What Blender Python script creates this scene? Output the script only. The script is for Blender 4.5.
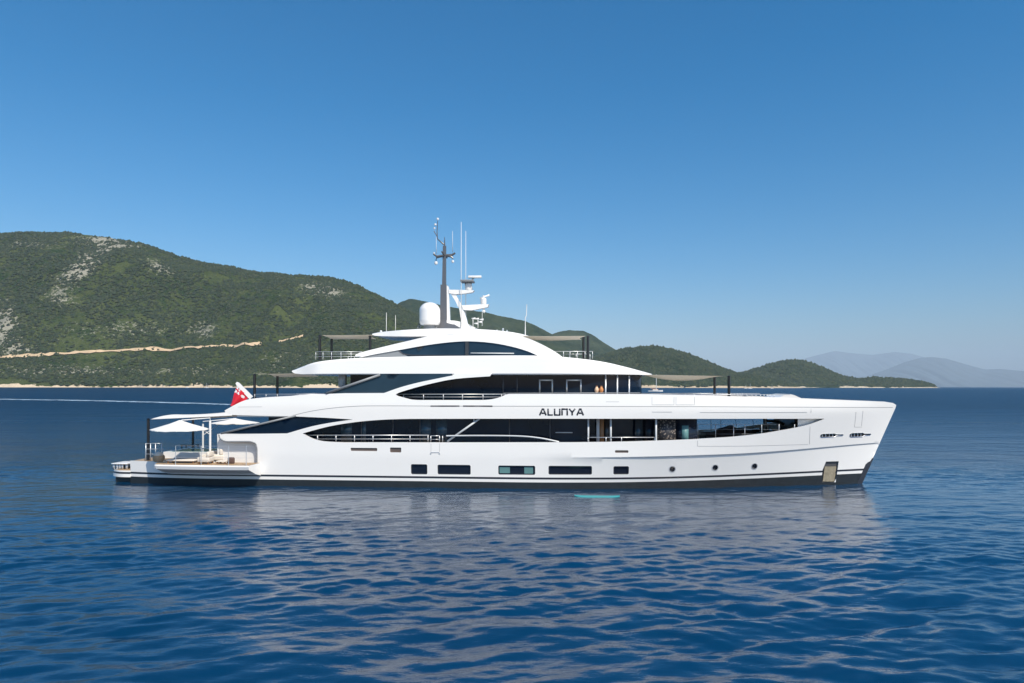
import bpy, bmesh, math, random
import numpy as np
from mathutils import Vector, Matrix
from mathutils.geometry import delaunay_2d_cdt
R = math.radians
random.seed(7)
rng = np.random.default_rng(11)
scene = bpy.context.scene
for o in list(bpy.data.objects): bpy.data.objects.remove(o)
COL = scene.collection

# ------------------------------------------------------------------ camera, sky, sun, exposure
CH = 6.6; FPX = 683.0; CX = 512.0; HY = 386.2; ROLL = R(0.10)
cd = bpy.data.cameras.new('camera'); cam = bpy.data.objects.new('camera', cd); COL.objects.link(cam)
cd.sensor_width = 36; cd.lens = 36*FPX/1024; cd.clip_start = 0.5; cd.clip_end = 90000
cd.shift_y = (HY-341.5)/1024
ca, sa = math.cos(ROLL), math.sin(ROLL)
cam.matrix_world = Matrix(((ca, -sa, 0, 0), (0, 0, -1, 0), (sa, ca, 0, CH), (0, 0, 0, 1)))
scene.camera = cam
SUN_DIR = Vector((0.50, -0.76, 1.05)).normalized()
EL = math.asin(SUN_DIR.z); AZ = math.atan2(SUN_DIR.x, SUN_DIR.y)
w = bpy.data.worlds.new('World'); scene.world = w; w.use_nodes = True
nt = w.node_tree; bg = nt.nodes['Background']
sky = nt.nodes.new('ShaderNodeTexSky'); sky.sky_type = 'NISHITA'; sky.sun_disc = False
sky.sun_elevation = EL; sky.sun_rotation = AZ
sky.altitude = 0; sky.air_density = 1.0; sky.dust_density = 1.6; sky.ozone_density = 6.0
hsv = nt.nodes.new('ShaderNodeHueSaturation'); hsv.inputs['Saturation'].default_value = 1.4; hsv.inputs['Hue'].default_value = .492
nt.links.new(sky.outputs[0], hsv.inputs['Color']); nt.links.new(hsv.outputs[0], bg.inputs[0]); bg.inputs[1].default_value = 0.13
sl = bpy.data.lights.new('sun', 'SUN'); sl.energy = 5.0; sl.angle = R(0.53); sl.color = (1, 0.925, 0.80)
so = bpy.data.objects.new('sun', sl); COL.objects.link(so)
so.rotation_euler = (-SUN_DIR).to_track_quat('-Z', 'Y').to_euler()
vs = scene.view_settings; vs.view_transform = 'Standard'; vs.look = 'None'; vs.exposure = 0.15; vs.gamma = 1
try: vs.use_curve_mapping = False
except Exception: pass
scene.render.engine = 'CYCLES'
HAZE_D = 0.000023

# ------------------------------------------------------------------ materials
def nodes(name):
    m = bpy.data.materials.new(name); m.use_nodes = True
    return m, m.node_tree, m.node_tree.nodes['Principled BSDF']
def simple(name, col, rough=.5, metal=0, coat=0, spec=None, bump=0, bscale=20, var=0, vscale=1.5, ior=None, alpha=None, trans=None):
    m, t, p = nodes(name)
    p.inputs['Base Color'].default_value = (*col, 1); p.inputs['Roughness'].default_value = rough
    p.inputs['Metallic'].default_value = metal; p.inputs['Coat Weight'].default_value = coat
    p.inputs['Coat Roughness'].default_value = .04
    if spec is not None: p.inputs['Specular IOR Level'].default_value = spec
    if ior: p.inputs['IOR'].default_value = ior
    if trans: p.inputs['Transmission Weight'].default_value = trans
    if alpha is not None: p.inputs['Alpha'].default_value = alpha
    tc = t.nodes.new('ShaderNodeTexCoord')
    n = t.nodes.new('ShaderNodeTexNoise'); n.inputs['Scale'].default_value = vscale; n.inputs['Detail'].default_value = 5
    t.links.new(tc.outputs['Object'], n.inputs['Vector'])
    mx = t.nodes.new('ShaderNodeMix'); mx.data_type = 'RGBA'
    v = var or .04
    mx.inputs['A'].default_value = (*[c*(1-v) for c in col], 1); mx.inputs['B'].default_value = (*[min(1, c*(1+v)) for c in col], 1)
    t.links.new(n.outputs['Fac'], mx.inputs['Factor']); t.links.new(mx.outputs['Result'], p.inputs['Base Color'])
    if bump:
        n2 = t.nodes.new('ShaderNodeTexNoise'); n2.inputs['Scale'].default_value = bscale
        t.links.new(tc.outputs['Object'], n2.inputs['Vector'])
        b = t.nodes.new('ShaderNodeBump'); b.inputs['Strength'].default_value = bump; b.inputs['Distance'].default_value = .02
        t.links.new(n2.outputs['Fac'], b.inputs['Height']); t.links.new(b.outputs[0], p.inputs['Normal'])
    return m
M = {}
M['white'] = simple('white_gelcoat', (.83, .81, .775), .20, coat=.7, var=.02, vscale=.4, bump=.10, bscale=.9)
M['white2'] = simple('white_paint', (.74, .73, .71), .35, coat=.2, var=.02)
M['stripe'] = simple('charcoal_stripe', (.03, .032, .04), .25, coat=.5)
M['antifoul'] = simple('dark_antifouling', (.020, .025, .029), .4, var=.4, vscale=3)
M['groove'] = simple('shadow_gap', (.32, .32, .32), .6)
M['gapdark'] = simple('dark_gap', (.08, .08, .085), .5)
M['glass'] = simple('dark_glass', (.004, .010, .022), .03, spec=.45, ior=1.45, var=.85, vscale=.45)
M['glassblue'] = simple('blue_tinted_glass', (.014, .027, .040), .05, spec=.6, var=.6, vscale=.5)  # lighter patches in the tint stand in for window reflections
M['port'] = simple('port_glass', (.01, .014, .025), .04, spec=.4)
M['teal'] = simple('teal_blind', (.10, .22, .22), .5)
M['frame'] = simple('pale_frame', (.55, .57, .58), .35)
M['steel'] = simple('stainless_steel', (.72, .73, .74), .18, metal=1)
M['satin'] = simple('satin_steel', (.62, .63, .64), .35, metal=.6)
M['dark'] = simple('black_carbon', (.012, .012, .014), .3, coat=.4)
M['mast'] = simple('graphite_paint', (.10, .105, .115), .35, coat=.3)
M['grey'] = simple('grey_paint', (.22, .23, .24), .4)
M['teak'] = simple('teak_decking', (.36, .25, .15), .6, var=.2, vscale=8)
M['fabric'] = simple('pale_awning_cloth', (.62, .60, .55), .9, bump=.15, bscale=4)
def cloth(name, col):
    m = simple(name, col, .9, bump=.15, bscale=4); t = m.node_tree; p = t.nodes['Principled BSDF']; tr_ = t.nodes.new('ShaderNodeBsdfTranslucent')
    tr_.inputs[0].default_value = (*col, 1); mx = t.nodes.new('ShaderNodeMixShader'); mx.inputs[0].default_value = .4
    t.links.new(p.outputs[0], mx.inputs[1]); t.links.new(tr_.outputs[0], mx.inputs[2]); t.links.new(mx.outputs[0], t.nodes['Material Output'].inputs[0]); return m
M['fabric'] = cloth('pale_awning_cloth', (.66, .62, .54))
M['canvas'] = simple('white_parasol_cloth', (.70, .68, .64), .9, bump=.15, bscale=5)
M['cushion'] = simple('cream_cushion', (.66, .60, .52), .9, bump=.2, bscale=10)
M['tan'] = simple('woven_tan', (.45, .30, .18), .8, bump=.4, bscale=60, var=.25, vscale=20)
M['brown'] = simple('brown_cushion', (.10, .06, .05), .85)
M['wood'] = simple('warm_wood', (.32, .16, .07), .4, coat=.2, var=.2, vscale=3)
M['red'] = simple('red_bunting', (.60, .012, .03), .8, bump=.3, bscale=6)
M['navy'] = simple('navy_bunting', (.02, .03, .16), .8)
M['wcloth'] = simple('white_bunting', (.8, .8, .8), .8)
M['turq'] = simple('turquoise_board', (.03, .26, .28), .5)
M['pool'] = simple('pool_water', (.05, .32, .36), .05, spec=.6)
M['lamp'] = simple('orange_ceramic', (.55, .22, .07), .5)
M['bronze'] = simple('bronze_louvre', (.16, .12, .10), .4, metal=.4)
M['anchor'] = simple('worn_galvanised', (.36, .31, .22), .5, metal=.3, var=.5, vscale=6, bump=.6, bscale=14)
def screen_mat():
    m, t, p = nodes('patterned_screen')
    tc = t.nodes.new('ShaderNodeTexCoord'); n = t.nodes.new('ShaderNodeTexVoronoi'); n.inputs['Scale'].default_value = 7
    r = t.nodes.new('ShaderNodeValToRGB'); t.links.new(tc.outputs['Object'], n.inputs['Vector'])
    t.links.new(n.outputs['Distance'], r.inputs[0]); r.color_ramp.elements[0].color = (.22, .18, .15, 1); r.color_ramp.elements[1].color = (.02, .018, .02, 1)
    r.color_ramp.elements[0].position = .2; r.color_ramp.elements[1].position = .45
    t.links.new(r.outputs[0], p.inputs['Base Color']); p.inputs['Roughness'].default_value = .4
    return m
M['screen'] = screen_mat()

# ------------------------------------------------------------------ yacht frame: pixel -> real metres on the yacht's own planes
YO = Vector((0.0, 48.3, 0.0)); YAW = R(-4.0)
YM = Matrix.Translation(YO) @ Matrix.Rotation(YAW, 4, 'Z'); YI = YM.inverted()
def ray(px, py):
    u = (px-CX)/FPX; v = (HY-py)/FPX
    return Vector((u*ca - v*sa, 1, u*sa + v*ca))
CO = Vector((0, 0, CH))
OL = YI @ CO
def LP(px, py, y):
    d = YI.to_3x3() @ ray(px, py); t = (y-OL.y)/d.y
    return (OL.x + t*d.x, OL.z + t*d.z)
def smooth(a, b, x):
    t = min(1, max(0, (x-a)/(b-a))); return t*t*(3-2*t)
_st = LP(897, 405, 0); _sb = LP(861.5, 484, 0)
def xstem(z):  return _sb[0] + (z-_sb[1])*(_st[0]-_sb[0])/(_st[1]-_sb[1])
def taper(x, x0, xb, p):
    t = (x-x0)/(xb-x0)
    return 1 if t <= 0 else (0 if t >= 1 else 1-t**p)
ZK0 = LP(560, 457.5, -4.5)[1]
def zk(x):                      # knuckle line rises to the bow
    return ZK0 + 0.42*smooth(2, 26, x) + .35*smooth(14, 27, x)
ZG = LP(500, 406, -4.5)[1]      # groove line along the upper band
def zg(x): return ZG + .0*x
def beam(x, z):
    xb = xstem(z)
    bd = 4.60*taper(x, 6, xb, 2.5); bk = 4.52*taper(x, 3, xb, 2.2); bw = 4.35*taper(x, 0, xb, 1.85)
    K = zk(x); s = smooth(1, 10, x)
    if z >= K:
        f = min(1, (z-K)/(5.0-K)); b = bk + (bd-bk)*f
    else:
        f = (K-z)/K; bk2 = bk - .075*s*min(1, (K-z)/.10)
        bw *= 1-.05*s; b = bk2 + (bw-bk2)*min(1.2, f)**.95
        if xb-x < 1.5: b = min(b, bk*1.0)
    if z > ZG: b -= .07*(z-ZG)*min(1, max(0, (xb-x)/3))
    # stern rounds in a little in plan
    b -= .55*max(0, (-19-x)/6)**2
    return max(b, 0.012)
def SP(px, py, off=0):          # pixel -> (x, z) on the hull surface
    y = -4.5
    for _ in range(12):
        x, z = LP(px, py, y); y = -(beam(x, z)+off)
    return (x, z)
def SPs(pts, off=0): return [SP(px, py, off) for px, py in pts]
def LPs(pts, y): return [LP(px, py, y) for px, py in pts]

# ------------------------------------------------------------------ object helpers
BASE = {}
def tag(o, label=None, cat=None, group=None, kind=None):
    if label: o['label'] = label
    if cat: o['category'] = cat
    if group: o['group'] = group
    if kind: o['kind'] = kind
    return o
def thing(name, loc, label, cat, group=None, yacht=True):
    o = bpy.data.objects.new(name, None); COL.objects.link(o); o.empty_display_size = .3
    o.matrix_world = (YM if yacht else Matrix.Identity(4)) @ Matrix.Translation(loc)
    BASE[o.name] = Vector(loc); return tag(o, label, cat, group)
def mesh_obj(name, verts, faces, mat, parent=None, sharp=.6, label=None, local=True):
    me = bpy.data.meshes.new(name); off = BASE.get(parent.name, Vector()) if parent else Vector()
    if parent and not local: off = Vector()
    me.from_pydata([(v[0]-off.x, v[1]-off.y, v[2]-off.z) for v in verts], [], faces)
    bm = bmesh.new(); bm.from_mesh(me); bmesh.ops.recalc_face_normals(bm, faces=bm.faces)
    for f in bm.faces: f.smooth = True
    for e in bm.edges:
        if len(e.link_faces) != 2 or e.calc_face_angle(0) > sharp: e.smooth = False
    bm.to_mesh(me); bm.free()
    mats = mat if isinstance(mat, list) else [mat]
    for m_ in mats: me.materials.append(m_)
    o = bpy.data.objects.new(name, me); COL.objects.link(o)
    if parent: o.parent = parent; BASE[o.name] = off
    if label: o['label'] = label
    return o
class MB:
    def __init__(s): s.v = []; s.f = []
    def add(s, vs_, fs):
        k = len(s.v); s.v += [tuple(v) for v in vs_]; s.f += [tuple(i+k for i in f) for f in fs]; return s
    def box(s, x0, x1, y0, y1, z0, z1, bev=0):
        if bev > 0:
            bm = bmesh.new(); bmesh.ops.create_cube(bm, size=1)
            for v in bm.verts:
                v.co = Vector(((x0+x1)/2+v.co.x*(x1-x0), (y0+y1)/2+v.co.y*(y1-y0), (z0+z1)/2+v.co.z*(z1-z0)))
            bmesh.ops.bevel(bm, geom=bm.edges[:], offset=bev, segments=3, affect='EDGES', profile=.5)
            bm.verts.index_update()
            s.add([v.co for v in bm.verts], [[v.index for v in f.verts] for f in bm.faces]); bm.free(); return s
        vs_ = [(x, y, z) for x in (x0, x1) for y in (y0, y1) for z in (z0, z1)]
        return s.add(vs_, [(0, 1, 3, 2), (4, 6, 7, 5), (0, 4, 5, 1), (2, 3, 7, 6), (0, 2, 6, 4), (1, 5, 7, 3)])
    def tube(s, pts, r, n=8):
        pts = [Vector(p) for p in pts]; rs = r if isinstance(r, (list, tuple)) else [r]*len(pts)
        rings = []
        for i, p in enumerate(pts):
            d = (pts[min(i+1, len(pts)-1)]-pts[max(i-1, 0)]).normalized()
            a = d.orthogonal().normalized() if abs(d.z) > .9 else d.cross(Vector((0, 0, 1))).normalized()
            b = d.cross(a)
            rings.append([p + (a*math.cos(2*math.pi*k/n)+b*math.sin(2*math.pi*k/n))*rs[i] for k in range(n)])
        return s.loft(rings)
    def loft(s, rings, caps=True):
        n = len(rings[0]); vs_ = [p for r_ in rings for p in r_]; fs = []
        for i in range(len(rings)-1):
            for k in range(n):
                fs.append((i*n+k, i*n+(k+1) % n, (i+1)*n+(k+1) % n, (i+1)*n+k))
        if caps: fs += [tuple(range(n))[::-1], tuple((len(rings)-1)*n+k for k in range(n))]
        return s.add(vs_, fs)
    def lathe(s, c, prof, n=20, axis='z'):
        rings = []
        for r_, h in prof:
            ring = []
            for k in range(n):
                a = 2*math.pi*k/n; q = (r_*math.cos(a), r_*math.sin(a), h)
                if axis == 'y': q = (q[0], q[2], q[1])
                if axis == 'x': q = (q[2], q[0], q[1])
                ring.append((c[0]+q[0], c[1]+q[1], c[2]+q[2]))
            rings.append(ring)
        return s.loft(rings)
    def prism(s, poly, y0, y1):     # (x,z) polygon extruded in y
        n = len(poly)
        return s.add([(x, y0, z) for x, z in poly]+[(x, y1, z) for x, z in poly],
                     [tuple(range(n))[::-1], tuple(range(n, 2*n))]+[(i, (i+1) % n, n+(i+1) % n, n+i) for i in range(n)])
    def build(s, name, mat, parent=None, sharp=.6, label=None): return mesh_obj(name, s.v, s.f, mat, parent, sharp, label)
def dens(poly, step, closed=True):
    out = []; n = len(poly)
    for i in range(n if closed else n-1):
        a = poly[i]; b = poly[(i+1) % n]; L = math.hypot(b[0]-a[0], b[1]-a[1]); k = max(1, int(math.ceil(L/step)))
        out += [(a[0]+(b[0]-a[0])*j/k, a[1]+(b[1]-a[1])*j/k) for j in range(k)]
    if not closed: out.append(poly[-1])
    return out
def inside(P, poly):
    x, y = P[:, 0], P[:, 1]; r_ = np.zeros(len(P), bool); n = len(poly)
    for i in range(n):
        x1, y1 = poly[i]; x2, y2 = poly[(i+1) % n]
        c = (y1 > y) != (y2 > y)
        if abs(y2-y1) > 1e-12: r_ ^= c & (x < (x2-x1)*(y-y1)/(y2-y1)+x1)
    return r_
def spl(pts, k=6):              # Catmull-Rom through an open list of points
    out = []; n = len(pts)
    for i in range(n-1):
        p0 = pts[max(i-1, 0)]; p1 = pts[i]; p2 = pts[i+1]; p3 = pts[min(i+2, n-1)]
        for j in range(k):
            t = j/k
            out.append(tuple(.5*((2*b)+(-a+c)*t+(2*a-5*b+4*c-d)*t*t+(-a+3*b-3*c+d)*t**3) for a, b, c, d in zip(p0, p1, p2, p3)))
    out.append(tuple(pts[-1])); return out
def panel(name, outer, surf, thick, mat, parent, holes=(), lines=(), step=.4, sides=(-1, 1), sharp=.35, label=None):
    outer = dens(outer, step); holes = [dens(h, step*.6) for h in holes]; lines = [dens(l, step, False) for l in lines]
    V = []; E = []
    for lp in [outer]+list(holes):
        k = len(V); n = len(lp); V += lp; E += [(k+i, k+(i+1) % n) for i in range(n)]
    for l in lines:
        k = len(V); V += l; E += [(k+i, k+i+1) for i in range(len(l)-1)]
    A = np.array(V); x0, z0 = A.min(0); x1, z1 = A.max(0)
    gx, gz = np.meshgrid(np.arange(x0+step/2, x1, step), np.arange(z0+step/2, z1, step*.7))
    G = np.c_[gx.ravel(), gz.ravel()]
    ok = inside(G, outer)
    for h in holes: ok &= ~inside(G, h)
    G = G[ok]
    if len(G):
        d = np.array([np.min(np.hypot(A[:, 0]-g[0], A[:, 1]-g[1])) for g in G]); G = G[d > step*.35]
    V2 = [Vector(v) for v in V]+[Vector((float(g[0]), float(g[1]))) for g in G]
    cv, ce, cf, *_ = delaunay_2d_cdt(V2, E, [], 0, 1e-5)
    P = np.array([(v.x, v.y) for v in cv]); C = np.array([P[list(f)].mean(0) for f in cf])
    ok = inside(C, outer)
    for h in holes: ok &= ~inside(C, h)
    F = [tuple(f) for f, k in zip(cf, ok) if k]
    n = len(P); mb = MB()
    cnt = {}
    for f in F:
        for i in range(len(f)):
            a, b = f[i], f[(i+1) % len(f)]; cnt.setdefault((min(a, b), max(a, b)), []).append((a, b))
    bd = [v[0] for v in cnt.values() if len(v) == 1]
    for s in sides:
        B = [surf(float(p[0]), float(p[1])) for p in P]
        vv = [(p[0], s*b, p[1]) for p, b in zip(P, B)]+[(p[0], s*max(b-thick, 0.001), p[1]) for p, b in zip(P, B)]
        ff = F+[tuple(i+n for i in f[::-1]) for f in F]+[(b, a, a+n, b+n) for a, b in bd]
        used = sorted({i for f in ff for i in f}); mp = {u: i for i, u in enumerate(used)}
        mb.add([vv[u] for u in used], [tuple(mp[i] for i in f) for f in ff])
    return mb.build(name, mat, parent, sharp, label)
def rrect(x0, z0, x1, z1, r, n=5):
    out = []
    for cx, cz, a0 in ((x1-r, z1-r, 0), (x0+r, z1-r, 90), (x0+r, z0+r, 180), (x1-r, z0+r, 270)):
        for k in range(n+1):
            a = R(a0+90*k/n); out.append((cx+r*math.cos(a), cz+r*math.sin(a)))
    return out
def prrect(px0, py0, px1, py1, r=.08):
    a = SP(px0, py1); b = SP(px1, py0); return rrect(a[0], a[1], b[0], b[1], r)
def circ(px, py, r, n=20):
    c = SP(px, py); return [(c[0]+r*math.cos(2*math.pi*k/n), c[1]+r*math.sin(2*math.pi*k/n)) for k in range(n)]

# ------------------------------------------------------------------ numpy noise
def vnoise(x, y, seed=0):
    xi = np.floor(x).astype(np.int64); yi = np.floor(y).astype(np.int64); fx = x-xi; fy = y-yi
    fx = fx*fx*fx*(fx*(fx*6-15)+10); fy = fy*fy*fy*(fy*(fy*6-15)+10)
    def h(a, b):
        v = (a*374761393 + b*668265263 + seed*1442695041) & 0xffffffff
        v = ((v ^ (v >> 13))*1274126177) & 0xffffffff
        return ((v ^ (v >> 16)) & 0xffff)/65535.0
    return (h(xi, yi)*(1-fx)+h(xi+1, yi)*fx)*(1-fy)+(h(xi, yi+1)*(1-fx)+h(xi+1, yi+1)*fx)*fy
def fbm(x, y, oct_=5, seed=0, ridged=False):
    t = 0; a = 1; s = 0
    for i in range(oct_):
        n = vnoise(x*2**i+17.3*i, y*2**i-9.1*i, seed+i)
        if ridged: n = 1-abs(2*n-1)
        t = t+a*n; s += a; a *= .5
    return t/s

def grid_mesh(name, X, Y, Z, mat, attrs=None):
    ny, nx = X.shape; me = bpy.data.meshes.new(name)
    co = np.stack([X, Y, Z], -1).reshape(-1, 3).astype(np.float32)
    i = np.arange(ny*nx).reshape(ny, nx)
    q = np.stack([i[:-1, :-1], i[:-1, 1:], i[1:, 1:], i[1:, :-1]], -1).reshape(-1, 4).astype(np.int32)
    me.vertices.add(len(co)); me.vertices.foreach_set('co', co.ravel())
    me.loops.add(q.size); me.loops.foreach_set('vertex_index', q.ravel())
    me.polygons.add(len(q)); me.polygons.foreach_set('loop_start', np.arange(0, q.size, 4, dtype=np.int32))
    me.polygons.foreach_set('loop_total', np.full(len(q), 4, np.int32)); me.polygons.foreach_set('use_smooth', np.ones(len(q), bool))
    me.update(calc_edges=True)
    for k, v in (attrs or {}).items():
        a = me.attributes.new(k, 'FLOAT', 'POINT'); a.data.foreach_set('value', v.ravel().astype(np.float32))
    me.materials.append(mat); o = bpy.data.objects.new(name, me); COL.objects.link(o); return o

# ------------------------------------------------------------------ the sea
def water_mat():
    m, t, p = nodes('sea_water')
    p.inputs['Base Color'].default_value = (.002, .035, .125, 1); p.inputs['Specular IOR Level'].default_value = .85
    p.inputs['IOR'].default_value = 1.45
    N = t.nodes; Lk = t.links.new
    g = N.new('ShaderNodeNewGeometry')
    def nz(sx, sy, scale, detail, rough=.5):
        mp = N.new('ShaderNodeMapping'); mp.inputs['Scale'].default_value = (sx, sy, 1); Lk(g.outputs['Position'], mp.inputs['Vector'])
        n = N.new('ShaderNodeTexNoise'); n.inputs['Scale'].default_value = scale; n.inputs['Detail'].default_value = detail
        n.inputs['Roughness'].default_value = rough; Lk(mp.outputs[0], n.inputs['Vector']); return n
    n1 = nz(.55, 1, 3.2, 5, .62); n2 = nz(.4, 1, .50, 5, .6)
    b1 = N.new('ShaderNodeBump'); b1.inputs['Distance'].default_value = .10; b1.inputs['Strength'].default_value = .23
    b2 = N.new('ShaderNodeBump'); b2.inputs['Distance'].default_value = .55; b2.inputs['Strength'].default_value = .6
    # the long waves are real geometry near the yacht; farther out they are carried by the normal only
    far = N.new('ShaderNodeAttribute'); far.attribute_name = 'far'; Lk(far.outputs['Fac'], b2.inputs['Strength'])
    Lk(n2.outputs['Fac'], b2.inputs['Height']); Lk(n1.outputs['Fac'], b1.inputs['Height'])
    Lk(b2.outputs[0], b1.inputs['Normal'])
    n4 = nz(.33, 1, .11, 7, .68); b4 = N.new('ShaderNodeBump'); b4.inputs['Distance'].default_value = 2.6
    Lk(n4.outputs['Fac'], b4.inputs['Height']); Lk(b1.outputs[0], b4.inputs['Normal']); Lk(b4.outputs[0], p.inputs['Normal'])
    # waves too small to resolve far away widen the reflection instead
    rg = N.new('ShaderNodeMapRange'); rg.inputs['To Min'].default_value = .03; rg.inputs['To Max'].default_value = .30
    rd = N.new('ShaderNodeAttribute'); rd.attribute_name = 'dist'; Lk(rd.outputs['Fac'], rg.inputs['Value']); Lk(rg.outputs[0], p.inputs['Roughness'])
    sg = N.new('ShaderNodeMapRange'); sg.inputs['To Min'].default_value = 1.35; sg.inputs['To Max'].default_value = .03
    Lk(rd.outputs['Fac'], sg.inputs['Value']); Lk(sg.outputs[0], p.inputs['Specular IOR Level']); Lk(rd.outputs['Fac'], b4.inputs['Strength'])
    # broad wind patches and finer ripple shading put into the body colour
    n3 = nz(.3, 1, .03, 8, .7); mx = N.new('ShaderNodeMix'); mx.data_type = 'RGBA'
    mx.inputs['A'].default_value = (.0001, .014, .038, 1); mx.inputs['B'].default_value = (.0001, .038, .104, 1)
    Lk(n3.outputs['Fac'], mx.inputs['Factor']); Lk(mx.outputs['Result'], p.inputs['Base Color'])
    return m
def axis(lo, hi, step, lim_lo, lim_hi, g=1.06):
    a = list(np.arange(lo, hi, step)); s = step
    while a[-1] < lim_hi: s *= g; a.append(a[-1]+s)
    b = []; s = step; x = lo
    while x > lim_lo: s *= g; x -= s; b.append(x)
    return np.array(b[::-1]+a)
xs = axis(-40, 40, .11, -61000, 61000)
ya = axis(12, 30, .062, -2400, 30.01, 1.06); ya = ya[ya < 30]
yb = axis(30.0, 50, .095, 29.99, 65500); ys = np.concatenate([ya, yb[yb >= 30.0]])
X, Y = np.meshgrid(xs, ys); Z = np.zeros_like(X)
sx = np.gradient(xs)[None, :]; sy = np.gradient(ys)[:, None]; SP_ = np.maximum(sx, sy)
ix = np.where(sx[0] < 1.2)[0]; iy = np.where(sy[:, 0] < 1.2)[0]
sub = np.ix_(iy, ix); Xs, Ys, Ss = X[sub], Y[sub], SP_[sub]; Zs = np.zeros_like(Xs)
Xw = Xs + .8*fbm(Xs*.12, Ys*.12, 2, 5); Yw = Ys + 1.2*fbm(Xs*.10, Ys*.10, 2, 9)
grp = .45 + 1.1*fbm(Xs*.10, Ys*.16, 3, 40)
for k in range(150):
    lam = .32*(4.5/.32)**rng.random(); th = math.pi/2 + R(11) + R(25)*rng.normal()
    kk = 2*math.pi/lam; slope = .0235*(1.0 if lam < 1.6 else (1.6/lam)**.75)
    wgt = np.clip(lam/(3.0*Ss)-.5, 0, 1)
    ph = kk*(Xw*math.cos(th)+Yw*math.sin(th))+rng.random()*6.283
    Zs += wgt*slope/kk*(np.sin(ph)+.2*np.sin(2*ph+1.57))
Zs *= grp*(1-.72*np.exp(-((Ys-42)/10.5)**2)*(np.abs(Xs) < 200))
Z[sub] = Zs*np.clip(1-Ss/1.2, 0, 1)
farw = np.clip((SP_-.18)/.9, 0, 1)*.75+.12
sea = grid_mesh('sea', X, Y, Z, water_mat(), {'far': farw, 'dist': 1-np.exp(-np.maximum(np.hypot(X*.6, np.maximum(Y-30, 0))-21, 0)/38)}); tag(sea, 'deep blue rippled sea', kind='structure')
del sea['label']

# ------------------------------------------------------------------ hills
def hill_mat(name, g1, g2, rock, shore, rocky=.25, cell=.02, lift=0):
    m, t, p = nodes(name); N = t.nodes; Lk = t.links.new
    p.inputs['Roughness'].default_value = .95; p.inputs['Specular IOR Level'].default_value = .1
    g = N.new('ShaderNodeNewGeometry'); sep = N.new('ShaderNodeSeparateXYZ'); Lk(g.outputs['Position'], sep.inputs[0])
    def nz(scale, detail, rough=.6):
        n = N.new('ShaderNodeTexNoise'); n.inputs['Scale'].default_value = scale; n.inputs['Detail'].default_value = detail
        n.inputs['Roughness'].default_value = rough; Lk(g.outputs['Position'], n.inputs['Vector']); return n
    def ramp(src, a, b):
        r_ = N.new('ShaderNodeMapRange'); r_.inputs['From Min'].default_value = a; r_.inputs['From Max'].default_value = b
        r_.interpolation_type = 'SMOOTHSTEP'; Lk(src, r_.inputs['Value']); return r_.outputs[0]
    def mix(f, a, b):
        x = N.new('ShaderNodeMix'); x.data_type = 'RGBA'; Lk(f, x.inputs['Factor'])
        for k, v in (('A', a), ('B', b)):
            if isinstance(v, tuple): x.inputs[k].default_value = (*v, 1)
            else: Lk(v, x.inputs[k])
        return x.outputs['Result']
    def math_(op, a, b):
        x = N.new('ShaderNodeMath'); x.operation = op
        for i, v in enumerate((a, b)):
            if isinstance(v, (int, float)): x.inputs[i].default_value = v
            else: Lk(v, x.inputs[i])
        return x.outputs[0]
    green = mix(ramp(nz(cell, 6, .7).outputs[0], .40, .62), g1, g2)
    green = mix(ramp(nz(cell*.18, 4).outputs[0], .42, .68), green, tuple(c*1.3 for c in g2))
    at = N.new('ShaderNodeAttribute'); at.attribute_name = 'rock'
    thr = math_('ADD', nz(cell*3.6, 6, .85).outputs[0], math_('MULTIPLY', at.outputs['Fac'], .22))
    col = mix(ramp(thr, .615-.02*rocky, .685), green, rock)
    zz = math_('ADD', sep.outputs['Z'], math_('MULTIPLY', nz(cell*.30, 6, .72).outputs[0], -70))
    col = mix(ramp(zz, -31+lift, -27+lift), shore, col)
    Lk(col, p.inputs['Base Color'])
    vb = N.new('ShaderNodeTexNoise'); vb.inputs['Scale'].default_value = cell*3; vb.inputs['Detail'].default_value = 5; Lk(g.outputs['Position'], vb.inputs['Vector'])
    b = N.new('ShaderNodeBump'); b.inputs['Strength'].default_value = 1; b.inputs['Distance'].default_value = 7; Lk(vb.outputs[0], b.inputs['Height']); Lk(b.outputs[0], p.inputs['Normal'])
    return m
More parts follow.
